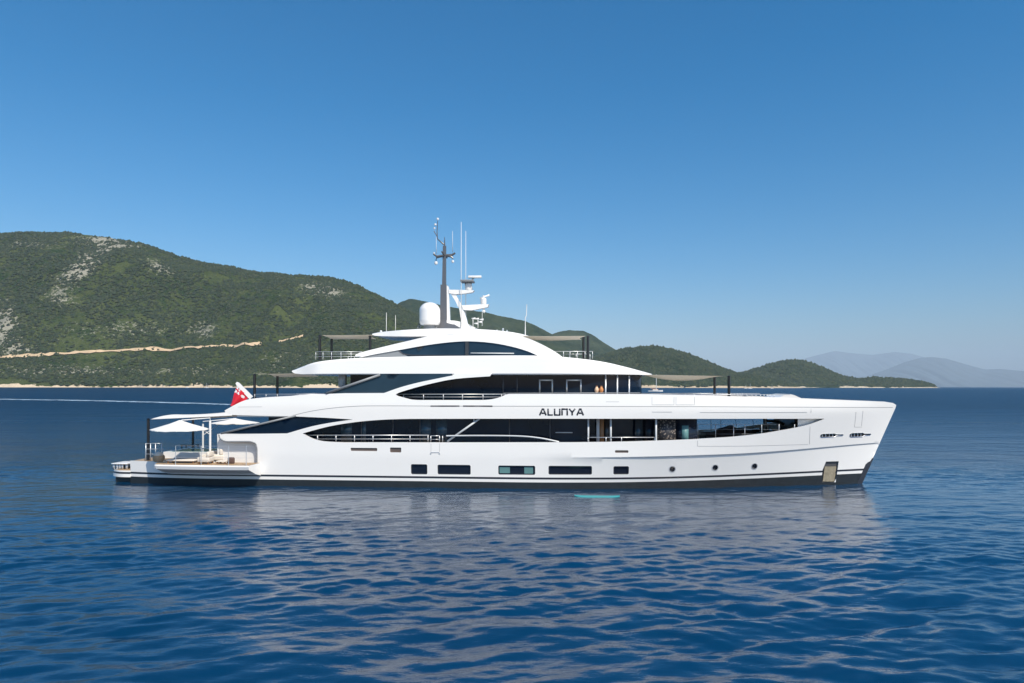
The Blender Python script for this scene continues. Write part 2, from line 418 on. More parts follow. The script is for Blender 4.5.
class Hill:
    def __init__(s, prof, ds, dr, db, seed, rough=.25, shore=7):
        s.ds, s.dr, s.db, s.seed, s.rough, s.shore = ds, dr, db, seed, rough, shore
        P = sorted(prof); s.px = []; s.pz = []
        for px, py in P:
            d = ray(px, py); s.px.append(d.x*dr); s.pz.append(max(0, CH+d.z*dr))
    def R(s, X):
        a = 0
        w_ = (s.px[-1]-s.px[0])*.004
        for k in (-1, 0, 1): a = a+np.interp(X+k*w_, s.px, s.pz)
        return a/3
    def h(s, X, Y):
        r_ = s.R(X*s.dr/np.maximum(Y, s.ds*.8)); big = max(s.pz)
        sh = s.ds + (fbm(X/260, X*0+s.seed, 3, s.seed)-.5)*(s.dr-s.ds)*.25
        t = np.clip((Y-sh)/(s.dr-sh), -1, 1)
        f = np.where(t > 0, .80*t+.20*t*t*(3-2*t), t*.4)
        back = np.clip((Y-s.dr)/(s.db-s.dr), 0, 1); f = np.where(Y > s.dr, 1-back**1.5, f)
        sc = (s.dr-s.ds)*.35
        gul = fbm(X/sc, Y/sc*.6, 6, s.seed+3, True)-.55
        small = fbm(X/45, Y/45, 4, s.seed+8)-.5
        fade = 1-.93*smoothv(.55, .97, t); amp = s.rough*r_*np.clip(f, 0, 1)*fade
        z = r_*f + gul*amp*1.6 + small*min(26, big*.09)*np.clip(f*3, 0, 1)*np.clip(r_/40, 0, 1)*(.3+.7*fade)
        return np.where(t > 0, z+np.minimum(s.shore*np.clip(r_/60, 0, 1), t*400)*(1-smoothv(.3, 1, t)), z-1)
def smoothv(a, b, x):
    t = np.clip((x-a)/(b-a), 0, 1); return t*t*(3-2*t)
HD = {
 'A': ([(-260, 262), (-120, 245), (-40, 237), (0, 233), (25, 231.5), (50, 231), (85, 235), (110, 238), (140, 244), (170, 253), (200, 262), (240, 269), (290, 275.5), (330, 277), (350, 282), (380, 296), (400, 306), (430, 322), (470, 345), (510, 362), (560, 380), (600, 388)], 2300, 3500, 4600, 3),
 'B': ([(330, 330), (385, 315), (400, 302), (410, 299), (430, 303), (455, 308), (480, 312), (512, 318), (525, 321), (540, 328), (555, 335), (590, 352), (640, 372), (680, 390)], 4300, 5200, 6000, 21),
 'C': ([(500, 352), (545, 337), (558, 332), (570, 330.5), (583, 331), (592, 335), (606, 344), (620, 352), (650, 368), (700, 390)], 5600, 6500, 7300, 33),
 'D': ([(500, 388), (540, 376), (575, 365), (600, 356), (618, 350.5), (630, 348), (640, 346.5), (652, 345.5), (668, 348), (690, 355), (715, 365), (735, 372.5), (750, 375), (775, 381), (800, 388)], 3300, 4100, 4700, 45),
 'E': ([(700, 389), (725, 377), (742, 373), (760, 367), (775, 362.5), (790, 360), (802, 360.5), (815, 364), (830, 371), (845, 377), (860, 378), (875, 377.5), (900, 379), (918, 381), (930, 384), (938, 388)], 4700, 5300, 5800, 57),
}
mA = hill_mat('maquis_hillside', (.011, .028, .006), (.044, .056, .017), (.25, .24, .19), (.52, .42, .30), 1)
mF = hill_mat('distant_hillside', (.010, .024, .010), (.030, .042, .019), (.22, .21, .18), (.50, .42, .31), .3, .014)
mD = hill_mat('cliffed_hillside', (.010, .024, .010), (.030, .042, .019), (.20, .19, .15), (.46, .37, .26), .4, .014, 6)
HILL = {}
for k, (prof, ds, dr, db, sd) in HD.items():
    H = Hill(prof, ds, dr, db, sd); HILL[k] = H
    st = 10 if k == 'A' else 15
    gx = np.arange(H.px[0]-20, H.px[-1]+20, st); gy = np.arange(ds-(dr-ds)*.2, db, st)
    X, Y = np.meshgrid(gx, gy); Z = H.h(X, Y)
    rock = np.zeros_like(X)
    if k == 'A':
        PX = CX+X/Y*FPX; PY = HY-(Z-CH)/Y*FPX
        for bx, by, sx_, sy_, an, a in ((85, 265, 30, 10, -40, 1.15), (108, 243, 30, 5, 5, 1.0), (160, 268, 16, 6, 20, .7), (5, 325, 14, 22, 0, .9), (30, 245, 30, 5, 0, .5), (322, 290, 20, 7, 10, 1.0), (60, 300, 14, 8, 0, .45), (130, 330, 60, 8, 0, .35), (205, 330, 12, 10, 0, .5), (20, 350, 30, 8, 0, .5), (60, 372, 70, 6, 0, .5), (200, 372, 60, 6, 0, .45), (300, 360, 40, 12, 0, .4)):
            c_, s_ = math.cos(R(an)), math.sin(R(an)); dx, dy = PX-bx, PY-by
            rock += 1.35*a*np.exp(-(((dx*c_+dy*s_)/sx_)**2+((-dx*s_+dy*c_)/sy_)**2))
    o = grid_mesh('hill', X, Y, Z, mA if k == 'A' else mD if k == 'D' else mF, {'rock': rock}); tag(o, kind='structure')
# far mountains across the water
mM = simple('haze_tinted_mountain_rock', (.07, .10, .12), .95, var=.3, vscale=.002)  # blue of the distant haze is put into the rock colour
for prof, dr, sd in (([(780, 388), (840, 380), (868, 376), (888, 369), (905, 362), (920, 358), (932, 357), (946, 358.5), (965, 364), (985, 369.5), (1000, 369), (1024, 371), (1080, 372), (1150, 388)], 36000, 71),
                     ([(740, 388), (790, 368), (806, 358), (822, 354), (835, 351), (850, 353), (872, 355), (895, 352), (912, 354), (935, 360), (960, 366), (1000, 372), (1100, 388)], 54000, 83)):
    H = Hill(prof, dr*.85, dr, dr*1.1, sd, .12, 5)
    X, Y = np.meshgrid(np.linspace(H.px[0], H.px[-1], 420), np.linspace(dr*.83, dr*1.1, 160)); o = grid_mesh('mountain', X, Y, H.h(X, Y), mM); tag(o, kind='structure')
# maquis bushes and small trees over the near hill: far more than anyone could count
def bushes(H, n, seed, size, mats, xr):
    r_ = np.random.default_rng(seed)
    bx = r_.uniform(*xr, n); by = H.ds+(H.dr-H.ds)*r_.random(n)**1.1*1.02
    dens_ = fbm(bx/90, by/90, 4, seed+5); keep = (r_.random(n) < smoothv(.30, .62, dens_)*.9+.1)
    bz = H.h(bx, by); keep &= bz > 7; bx, by, bz = bx[keep], by[keep], bz[keep]; n = len(bx)
    s = size*(.5+r_.random(n)**2*1.1)
    base = np.array([(1, 0, .1), (.31, .95, .0), (-.81, .59, .1), (-.81, -.59, 0), (.31, -.95, .1), (0.1, .1, 1)])
    V = base[None]*(.75+.5*r_.random((n, 6, 1))); V[:, :, :2] *= s[:, None, None]; V[:, :, 2] *= s[:, None]*.95
    V[:, :5, 2] -= (s*.15)[:, None]
    V += np.stack([bx, by, bz], -1)[:, None]
    F = np.array([(0, 1, 5), (1, 2, 5), (2, 3, 5), (3, 4, 5), (4, 0, 5)])[None]+(np.arange(n)*6)[:, None, None]
    me = bpy.data.meshes.new('maquis_shrubs'); v = V.reshape(-1, 3).astype(np.float32); f = F.reshape(-1, 3).astype(np.int32)
    me.vertices.add(len(v)); me.vertices.foreach_set('co', v.ravel()); me.loops.add(f.size); me.loops.foreach_set('vertex_index', f.ravel())
    me.polygons.add(len(f)); me.polygons.foreach_set('loop_start', np.arange(0, f.size, 3, dtype=np.int32)); me.polygons.foreach_set('loop_total', np.full(len(f), 3, np.int32))
    me.polygons.foreach_set('material_index', np.repeat(r_.integers(0, len(mats), n), 5).astype(np.int32))
    me.update(calc_edges=True)
    for m_ in mats: me.materials.append(m_)
    o = bpy.data.objects.new('maquis_shrubs', me); COL.objects.link(o)
    tag(o, 'dense dark green scrub covering the hillside above the shore', 'scrub', kind='stuff')
lm = [simple('shrub_leaf', c, .9, var=.2) for c in ((.008, .019, .003), (.015, .031, .005), (.032, .042, .010), (.011, .024, .004))]
bushes(HILL['A'], 90000, 5, 6.0, lm, (-3000, 150))
bushes(HILL['D'], 22000, 6, 9.0, lm, (200, 1900))
bushes(HILL['E'], 14000, 8, 10.0, lm, (1500, 3300))

# hillside road: a level bench draped on the slope
def hit(H, px, py):
    d = ray(px, py); t = H.ds*.9
    while t < H.db:
        if float(H.h(np.array([t*d.x]), np.array([t]))[0]) > CH+t*d.z: return t*d.x, t
        t += 6
    return None
def road(path, name, width=(2.5, 9)):
    pts = []
    for px, py in spl(path, 10):
        h_ = hit(HILL['A'], px, py)
        if h_: pts.append(h_)
    P = np.array(pts)
    for _ in range(2): P[1:-1] = (P[:-2]+P[1:-1]+P[2:])/3
    d = np.gradient(P, axis=0); d /= np.linalg.norm(d, axis=1)[:, None]; nrm = np.c_[-d[:, 1], d[:, 0]]
    nrm[nrm[:, 1] < 0] *= -1
    n = len(P); rows = []
    wv = np.array([width[0]+width[1]*random.random()**1.5 for _ in range(n)])
    for off in (-1, 0, 1):
        Q = P+nrm*(wv*off)[:, None]; z = HILL['A'].h(Q[:, 0], Q[:, 1]); rows.append(np.c_[Q, z])
    rows[1][:, 2] = np.maximum(rows[0][:, 2], rows[1][:, 2])+4.5; rows[0][:, 2] += 4.2; rows[2][:, 2] += 6.0
    A = np.stack(rows)
    o = grid_mesh(name, A[..., 0], A[..., 1], A[..., 2], M['road']); tag(o, kind='structure')
M['road'] = simple('pale_road_cut', (.46, .34, .21), .95, var=.6, vscale=.03)
road([(-20, 360), (0, 358.5), (40, 356.5), (90, 353.5), (140, 351), (200, 348.5), (230, 347), (262, 345.5)], 'hillside_road')
road([(278, 343), (290, 340.5), (303, 337)], 'hillside_road', (3, 4))

# ------------------------------------------------------------------ haze (real air)
hz = MB().box(-62000, 62000, -2500, 66000, -3, 3300).build('haze', None)
hz.data.materials.clear()
hm = bpy.data.materials.new('haze_air'); hm.use_nodes = True; t = hm.node_tree; t.nodes.clear()
out = t.nodes.new('ShaderNodeOutputMaterial'); pv = t.nodes.new('ShaderNodeVolumePrincipled')
pv.inputs['Color'].default_value = (.68, .84, 1, 1); pv.inputs['Density'].default_value = HAZE_D; pv.inputs['Anisotropy'].default_value = -0.25
t.links.new(pv.outputs[0], out.inputs['Volume']); hz.data.materials.append(hm); tag(hz, kind='stuff')
hz['label'] = 'pale blue haze in the air over the sea and hills'; hz['category'] = 'haze'

# ================================================================== THE YACHT
Yt = thing('superyacht', (0, 0, 0), 'large white four-deck superyacht lying at anchor side-on, dark windows and grey mast', 'yacht')
BASE[Yt.name] = Vector((0, 0, 0))

# ---- side shell, one skin per side with its real openings
XST = SP(130.5, 470)[0]            # aft end of the high hull side
ZBOT = -0.7
def stripe_z(x): return .62 + .29*smooth(6, 26, x)
win = spl([(302.5, 433.4), (330, 426.2), (358, 421.8), (385, 419.6), (410, 418.9)], 6)+[(500, 418.7), (640, 418.7), (760, 418.7), (824, 418.7)]
win += spl([(824, 419), (811, 424), (799, 427), (780, 430.5), (760, 433.8), (735, 436.5), (700, 438.8), (665, 440.3), (620, 441.6), (575, 442.2)], 3)
win += [(450, 442.4), (345, 442.3)]+spl([(335, 442), (322, 441), (312, 438.3), (302.5, 433.4)], 4)[:-1]
win = SPs(win)
outer = [(XST, ZBOT), (xstem(ZBOT)-.02, ZBOT)]
outer += [(xstem(z)-.02, z) for z in np.linspace(ZBOT+.4, _st[1]-.2, 14)]
top = [(896.3, 405), (893, 403), (884, 401.6), (840, 400), (800, 398.3), (786, 397.4), (760, 397), (700, 395.5), (641, 394), (509, 393.8)]
top += spl([(506, 394.4), (499, 397.5), (489, 399.6), (478, 400)], 3)+[(418, 400)]+spl([(412, 399.6), (404, 397.6), (396, 394.2), (412, 388.6), (432, 383.4), (456, 378.8), (490, 376.3)], 4)
top += [(492, 373.5), (455, 373.5)]+spl([(452, 375.6), (437, 378.6), (418, 382.6), (400, 387.4), (384, 393)], 4)
top += [(345, 393.2), (300, 394.9), (290, 396)]+spl([(270, 397), (250, 399), (238, 403.2), (224.5, 410.6)], 3)
top += [(226, 413.4), (233, 415)] + [(262, 415.8), (294, 416.4), (326, 417.8), (353, 419.5)]+spl([(353, 419.5), (330, 422.8), (310, 426.8), (287, 433.4)], 4)[1:]
top += [(255, 433.8), (219, 434.2)] + spl([(219, 434.2), (220, 438), (225, 441.2), (232, 441.5)], 3)[1:]+[(248, 441.5)]+spl([(250, 441.5), (255.5, 443.5), (257, 449)], 3)+[(257, 463)]
outer += SPs(top)
zdeck = SP(200, 462.5)[1]
outer += [(SP(257, 463)[0], zdeck), (XST, zdeck)]
ports = [(411, 464.3, 427.2, 474.3), (437.6, 465, 470.6, 474.4), (498.3, 465.8, 535.2, 474.6), (548.5, 466, 592, 474.6), (613.3, 466.2, 629, 474.5)]
holes = [win]+[prrect(*p, .10) for p in ports]
rounds = [(672.3, 469.1), (715.2, 467.6), (754.5, 466.3)]
holes += [circ(px, py, .22) for px, py in rounds]
vents = [(350.5, 448, 377.2, 450.9), (390, 447.6, 401.2, 452.4), (615, 450.3, 628.4, 452.8)]
holes += [prrect(*p, .06) for p in vents]
anch = SPs([(826, 461.6), (838.8, 461.2), (836.5, 478), (834, 482.6), (821, 483.6), (822.5, 470)])
holes.append(anch)
slots = [(820.3, 433.4, 843.5, 437.4), (849.5, 432.6, 871, 437.2)]
def slot_poly(p):
    a = SP(p[0], p[3]); b = SP(p[2], p[1]); h_ = b[1]-a[1]; L = b[0]-a[0]; c = (a[1]+b[1])/2
    l = rrect(a[0], a[1], a[0]+L*.66, b[1], h_*.45)
    # round body with a narrow tail
    pts = [q for q in l if q[0] > a[0]+L*.33 and q[1] < c]; 
    return [(a[0]+h_*.4, a[1]), (a[0]+L*.6, a[1]), (a[0]+L*.68, c-h_*.18), (b[0]-.05, c-h_*.12), (b[0], c+.02), (b[0]-.05, c+h_*.25), (a[0]+L*.68, c+h_*.25), (a[0]+L*.6, b[1]), (a[0]+h_*.4, b[1]), (a[0]+h_*.1, b[1]-h_*.2), (a[0], c), (a[0]+h_*.1, a[1]+h_*.2)]
holes += [slot_poly(p) for p in slots]
klines = [[(x, zk(x)) for x in np.arange(1, 25.4, .4)], [(x, zk(x)-.10) for x in np.arange(1, 25.4, .4)], [(x, ZG) for x in np.arange(SP(300, 407)[0], xstem(ZG)-.3, .5)]]
# end the main lines where the shell is solid
hull = panel('hull', outer, beam, .14, M['white'], Yt, holes, [l for l in klines], step=.38)
# ---- painted bands on the hull, 4 mm proud
def band(name, f0, f1, x0, x1, mat, off=.004, thick=.003, tip=True):
    n = 150; up = []; lo = []
    for i in range(n+1):
        x = x0+(x1-x0)*i/n
        up.append((min(x, xstem(f1(x))-.01), f1(x))); lo.append((min(x, xstem(f0(x))-.01), f0(x)))
    mb = MB()
    for s in (-1, 1):
        nz_ = 7; rings = []
        for a, b in zip(lo, up):
            rings.append([(a[0]+(b[0]-a[0])*j/nz_, s*(beam(a[0]+(b[0]-a[0])*j/nz_, a[1]+(b[1]-a[1])*j/nz_)+off), a[1]+(b[1]-a[1])*j/nz_) for j in range(nz_+1)])
        k = len(mb.v); mb.v += [p for r_ in rings for p in r_]
        mb.f += [(k+i*(nz_+1)+j, k+(i+1)*(nz_+1)+j, k+(i+1)*(nz_+1)+j+1, k+i*(nz_+1)+j+1) for i in range(n) for j in range(nz_)]
    return mb.build(name, mat, Yt)
XA = XST-.01; XF = xstem(.3)
xanch0 = SP(822.6, 476)[0]; xanch1 = SP(836.3, 476)[0]
for a, b in ((XA, xanch0), (xanch1, xstem(1.2))):
    band('boot_stripe', lambda x: stripe_z(x), lambda x: stripe_z(x)+.13, a, b, M['stripe'])
band('antifouling', lambda x: -.65, lambda x: stripe_z(x)-.19, XA, xanch0, M['antifoul'])
band('antifouling', lambda x: -.65, lambda x: stripe_z(x)-.19, xanch1, xstem(.9), M['antifoul'])
zq = SP(830, 482.4)[1]
band('antifouling', lambda x: -.65, lambda x: zq, xanch0, xanch1, M['antifoul'], off=.006)
# dark stem guard
zt = LP(872, 458, 0)[1]
mb = MB(); rings = []
for z in np.linspace(-.6, zt, 12):
    xb = xstem(z); w_ = .40 if z > .0 else .5
    x0 = xb-w_*(.9 if z < zt-.25 else .5)
    rings.append([(xb+.03, -.015, z), (xb+.03, .015, z), (x0, beam(x0, z)+.012, z), (x0, -beam(x0, z)-.012, z)])
mb.loft(rings).build('stem_guard', M['stripe'], Yt)
# thin shadow gaps
def gap(path, w_=.03, mat='groove', off=.006, name='panel_gap'):
    P = SPs(path); P = dens(P, .35, False); mb = MB()
    for s in (-1, 1):
        k = len(mb.v)
        for x, z in P:
            b = beam(x, z)+off; mb.v += [(x, s*b, z-w_/2), (x, s*b, z+w_/2)]
        mb.f += [(k+2*i, k+2*i+2, k+2*i+3, k+2*i+1) for i in range(len(P)-1)]
    return mb.build(name, M[mat], Yt)
gap(spl([(293, 415.4), (312, 411), (335, 407.8), (360, 406), (390, 405.8)], 5)+[(430, 406), (560, 406.3), (700, 406.6), (800, 407.1), (893, 407.4)], .035)
gap([(430.5, 406.1), (459.5, 406.1)], .09, 'gapdark'); gap([(463, 406.1), (492.5, 406.2)], .09, 'gapdark')
gap([(238, 407), (262, 406.8)], .015)
gap([(700, 412.4), (807, 412.3)], .02); gap([(652, 412), (672, 412)], .02); gap([(606, 401.8), (619, 401.8)], .02)
gap([(697, 446.2), (740, 446.1), (808, 444.4)], .018)
def seam(pts, w_=.012):            # a thin door or hatch outline on the shell
    mb = MB(); P = dens(SPs(pts), .3, False)
    for s in (-1, 1):
        mb.tube([(x, s*(beam(x, z)+.001), z) for x, z in P], w_, 4)
    mb.build('hatch_seam', M['groove'], Yt)
seam([(652, 397), (652, 404.8), (674, 404.8), (674, 397)]); seam([(676, 397), (676, 404.8), (694.5, 404.8), (694.5, 397)])
seam([(697.5, 440.5), (697.5, 446)]); seam([(810, 426.5), (809.5, 444.3)]); seam([(811, 408.5), (811, 412.5)]); seam([(856, 412), (854.5, 427), (862, 427)]); seam([(863, 411), (861.5, 426)])
seam([(431, 443.5), (431, 452)]); seam([(439.5, 443.5), (439.5, 452)])
# ---- hull windows
def inset(poly, off, mat, name, parent=Yt, thick=.03, label=None, step=.5):
    return panel(name, poly, lambda x, z: beam(x, z)-off, thick, mat, parent, step=step, label=label)
for i, p in enumerate(ports):
    o = inset(prrect(p[0]-.6, p[1]-.6, p[2]+.6, p[3]+.6, .1), .10, M['port'], 'hull_window')
    if i == 2:
        for q in ((499.5, 467.2, 509.8, 473.2), (524.2, 467, 533, 473.8)):
            a = SP(q[0], q[3]); b = SP(q[2], q[1]); panel('window_blind', rrect(a[0], a[1], b[0], b[1], .03, 2), lambda x, z: beam(x, z)-.085, .012, M['teal'], o, label='pale teal blind')
    a = SP(p[0], p[3]); b = SP(p[2], p[1])
    panel('window_frame', rrect(a[0]-.01, a[1]-.01, b[0]+.01, b[1]+.01, .1), lambda x, z: beam(x, z)-.06, .03, M['stripe'], o, holes=[rrect(a[0]+.06, a[1]+.06, b[0]-.06, b[1]-.06, .06)])
for px, py in rounds:
    o = inset(circ(px, py, .24), .08, M['port'], 'porthole')
    panel('porthole_rim', circ(px, py, .225), lambda x, z: beam(x, z)+.012, .05, M['satin'], o, holes=[circ(px, py, .175)])
for p in vents:
    o = inset(prrect(p[0]-.3, p[1]-.3, p[2]+.3, p[3]+.3, .06), .07, M['bronze'], 'side_vent')
for p in slots:
    o = inset(slot_poly((p[0]-.4, p[1]-.4, p[2]+.4, p[3]+.4)), .10, M['dark'], 'mooring_port')
    a = SP(p[0], p[3]); b = SP(p[2], p[1]); mb = MB()
    for s in (-1, 1):
        for u in (.10, .24, .40, .55):
            x = a[0]+(b[0]-a[0])*u; bb = beam(x, a[1]); mb.tube([(x, s*(bb-.05), a[1]+.03), (x, s*(bb-.05), b[1]-.03)], .035, 6)
    mb.build('roller', M['satin'], o)
    mb = MB(); sp = slot_poly(p)
    for s in (-1, 1):
        pts = [(x, s*(beam(x, z)+.01), z) for x, z in sp]; mb.tube(pts+[pts[0]], .022, 5)
    mb.build('port_rim', M['steel'], o)
# anchor pocket with its anchor
o = inset([(x, z) for x, z in SPs([(825, 460.8), (839.6, 460.4), (837, 478), (834.6, 483.4), (820, 484.4), (821.5, 470)])], .12, M['gapdark'], 'anchor_pocket')
mb = MB()
for s in (-1, 1):
    for u0, u1, dd in ((.08, .92, .05),):
        rows = []
        for j in range(12):
            f = j/11; py = 466.5+(481.5-466.5)*f
            row = []
            for i in range(9):
                u = i/8; px = (824.4-2.2*f)+((837.6-1.6*f)-(824.4-2.2*f))*(.06+.88*u); x, z = SP(px, py)
                row.append((x, s*(beam(x, z)-.06+.10*math.sin(math.pi*u)*(.6+.4*f)-.04*abs(math.sin(u*9))), z))
            rows.append(row)
        k = len(mb.v); mb.v += [p for r_ in rows for p in r_]
        mb.f += [(k+i*9+j, k+i*9+j+1, k+(i+1)*9+j+1, k+(i+1)*9+j) for i in range(11) for j in range(8)]
mb.build('anchor', M['anchor'], Yt)

# ---- decks (teak and white), ceilings
def deck(name, x0, x1, z, inset_, mat, th=.08, n=70, prof=None):
    xs_ = np.linspace(x0, x1, n); b = [max(.01, (prof(x) if prof else beam(x, z))-inset_) for x in xs_]
    ring = [(x, -w_) for x, w_ in zip(xs_, b)]+[(x, w_) for x, w_ in zip(xs_[::-1], b[::-1])]; m_ = len(ring)
    return mesh_obj(name, [(x, y, z) for x, y in ring]+[(x, y, z-th) for x, y in ring],
        [tuple(range(m_)), tuple(range(m_, 2*m_))[::-1]]+[(i, (i+1) % m_, m_+(i+1) % m_, m_+i) for i in range(m_)], mat, Yt)
ZM = SP(450, 442)[1]-.55       # main deck floor
ZC = SP(500, 418.7)[1]+.03     # underside of the upper deck
deck('main_deck', SP(257, 450)[0]+.1, SP(815, 440)[0], ZM, .15, M['teak'])
deck('upper_deck', SP(236, 411)[0], xstem(4.9)-1.2, ZC+.28, .16, M['white2'], .28)
deck('foredeck', SP(700, 400)[0], xstem(5.1)-1.5, ZC+.75, .15, M['teak'], .1)
deck('lower_deck', XST+.05, SP(262, 460)[0], zdeck-.02, .02, M['teak'], .12)
# transom of the high hull and bulkheads
XT = XST; bt = beam(XT, -.6)-.03
MB().box(XT-.02, XT+.10, -bt, bt, -.6, zdeck-.03).build('transom', M['white2'], Yt)
bq = beam(XT, .1)+.006
MB().box(XT-.04, XT-.021, -bq, bq, -.6, .29).build('transom_base', M['antifoul'], Yt)
xb0 = SP(216, 450)[0]
zt_ = SP(240, 434)[1]
MB().box(xb0+1.1, xb0+1.3, -4.0, 4.0, zdeck-.02, zt_-.02).build('aft_bulkhead', M['white2'], Yt)
# folded-open side opening: inner wall, grey reveal
a = SP(214.6, 463); b = SP(258, 435.2)
def innerwall(x, z): return beam(x, z)-.42
panel('side_recess', [(a[0], zdeck-.02), (b[0], zdeck-.02), (b[0], SP(258, 434.5)[1]), (a[0], SP(215, 434.5)[1])], innerwall, .1, M['white2'], Yt)
mb = MB(); path = spl([(219, 434.4), (220, 438), (225, 441.2), (232, 441.5)], 4)+[(248, 441.5)]+spl([(250, 441.5), (255.5, 443.5), (257, 449)], 4)+[(257, 463)]
for s in (-1, 1):
    k = len(mb.v); P = SPs(path)
    for x, z in P: mb.v += [(x, s*(beam(x, z)+.01), z), (x, s*(beam(x, z)-.40), z)]
    mb.f += [(k+2*i, k+2*i+2, k+2*i+3, k+2*i+1) for i in range(len(P)-1)]
    pts = [(x, s*(beam(x, z)+.0), z) for x, z in P]; mb.tube(pts, .05, 6)
mb.build('opening_seal', M['grey'], Yt)
# top cover on the hull side aft (between side opening and glass)
deck('side_cap', SP(219, 434)[0], SP(300, 434)[0], SP(240, 434)[1]+.0, .02, M['white2'], .05)

# ---- main deck house (glass walls set in from the side deck)
xa = SP(262, 430)[0]; xg1 = LP(589, 430, -3.55)[0]; xg2 = LP(697, 430, -3.55)[0]
YW = 3.55
mb = MB(); mb.box(xa, xg1, -YW, YW, ZM, ZC); mb.build('main_saloon_glazing', M['glass'], Yt)
mb = MB()
for px in (361.5, 393, 420, 509.5, 550):
    x = LP(px, 430, -YW)[0]
    for s in (-1, 1): mb.box(x-.035, x+.035, s*YW-.02, s*YW+.02, ZM, ZC)
mb.build('glazing_mullion', M['gapdark'], Yt)
# curtains / lit panes just visible in the saloon glass
mb = MB()
for px0, px1 in ((341, 352), (361.5, 366), (420, 431), (436, 447)):
    x0 = LP(px0, 430, -YW)[0]; x1 = LP(px1, 430, -YW)[0]
    for s in (-1, 1): mb.box(x0, x1, s*YW-.012, s*YW+.012, ZM+.4, ZC-.1)
mb.build('curtain', simple('sheer_curtain_behind_glass', (.035, .07, .10), .12, spec=.6), Yt)
x0, z0 = LP(556, 447, -YW); x0 = LP(555.5, 430, -YW)[0]; x1 = LP(572.5, 430, -YW)[0]; z1 = LP(560, 422, -YW)[1]; z0 = LP(560, 432.5, -YW)[1]
mb = MB()
for s in (-1, 1):
    mb.box(x0, x1, s*YW-.03, s*YW+.03, z0-.03, z0+.03)
mb.build('window_sill', M['frame'], Yt)
# flush glass bulwark between the rails and the shell, its pale curved trim and the slanted strut
YB = lambda x, z: beam(x, z)-.16
gl = SPs(spl([(447, 436.4), (480, 436.1), (520, 436.6), (540, 438.6), (556, 441.8)], 5)+[(556, 443), (447, 443)])
mb = MB()
for s in (-1, 1):
    P = SPs(spl([(446, 436.0), (480, 435.7), (518, 436.2), (540, 438.2), (559, 442)], 6)); mb.tube([(x, s*(beam(x, z)-.12), z) for x, z in P], [.05]*len(P), 6)
mb.build('curved_trim', M['frame'], Yt)
mb = MB()
for s in (-1, 1):
    a = SP(447, 441.5); b = SP(479, 419); mb.tube([(a[0], s*4.36, a[1]), (b[0], s*4.36, b[1])], .07, 6)
    a = SP(473.5, 419); b = SP(473.5, 423); mb.tube([(a[0], s*4.36, a[1]), (b[0], s*4.36, b[1])], .04, 6)
mb.build('slanted_strut', M['frame'], Yt)
# forward part: recessed side lobby, columns, warm panels, patterned screen
mb = MB(); mb.box(xg1, xg2, -2.6, 2.6, ZM, ZC); mb.build('forward_lobby', M['glass'], Yt)
def side_box(px0, px1, y, mat, name, z0=None, z1=None, th=.06, label=None):
    x0 = LP(px0, 430, -y)[0]; x1 = LP(px1, 430, -y)[0]; mb = MB()
    for s in (-1, 1): mb.box(x0, x1, min(s*y, s*(y-th)), max(s*y, s*(y-th)), ZM if z0 is None else z0, ZC if z1 is None else z1)
    return mb.build(name, M[mat], Yt, label=label)
for px in (587.5, 610, 655.3, 690): side_box(px, px+1.7, 4.2 if px != 690 else 3.4, 'frame', 'deck_column', th=.2)
side_box(596.5, 599.5, 3.5, 'frame', 'deck_column', th=.2)
side_box(599.5, 604, 3.4, 'wood', 'wooden_door'); side_box(604, 609.5, 3.3, 'dark', 'doorway')
side_box(635, 642.5, 3.3, 'glassblue', 'lobby_window'); side_box(645.5, 655, 3.3, 'glass', 'lobby_window')
side_box(657, 676, 3.9, 'screen', 'patterned_screen'); side_box(677, 697, 3.8, 'port', 'stair_enclosure')
side_box(682, 688.5, 3.84, 'teal', 'stair_window', z0=ZM+.55, z1=ZC-.45)
# white inner panel at the forward end of the opening
panel('bay_bulkhead', SPs([(799.8, 417.5), (828, 417.5), (828, 420), (812, 427), (799.8, 431)]), lambda x, z: beam(x, z)-.35, .1, M['white2'], Yt)
x0 = LP(795, 430, -1.6)[0]
MB().box(x0, x0+.5, -1.5, 1.5, ZM, ZC).build('bay_pillar', M['dark'], Yt)

# ---- side rails
def rail(name, posts, ytop, ymids, ybot, y, r=.022, x0=None, x1=None, both=True, mat='satin'):
    mb = MB()
    for s in ((-1, 1) if both else (-1,)):
        def pt(px, py):
            x, z = LP(px, py, -y); q = min(y, beam(x, z)-.25); x, z = LP(px, py, -q); return (x, s*q, z)
        for px in posts: mb.tube([pt(px, ybot), pt(px, ytop)], r*1.05, 6)
        A = x0 or posts[0]; B = x1 or posts[-1]
        mb.tube([pt(A, ytop), pt(B, ytop)], r*1.15, 6)
        for q in ymids: mb.tube([pt(A, q), pt(B, q)], r*.7, 6)
    return mb.build(name, M[mat], Yt)
rail('side_rail', [317.5, 336, 354.5, 373, 391.5, 410, 428], 435.2, [439], 443, 4.3, .028, 304, 429)
rail('boarding_gate', [430.8, 439.5, 442.6], 435.8, [439.4], 443, 4.34, .028, 430.8, 439.5)
rail('side_rail', [588, 606, 621.5, 654.5], 437.4, [], 443, 4.3, .026, 588, 654.5)
rail('bay_stanchion', [697.8, 715.6, 733.6, 744.8, 761.6, 779, 794.5], 424.4, [], 440, 3.3, .024, 697.8, 698.2)
rail('bay_wire', [697.8], 424.4, [429.5, 434], 440, 3.3, .008, 697.8, 779)
rail('upper_side_rail', [403.5, 423.4, 443.3, 462.5, 483, 501.5], 394.2, [397], 401, 4.1, .026, 396, 506)
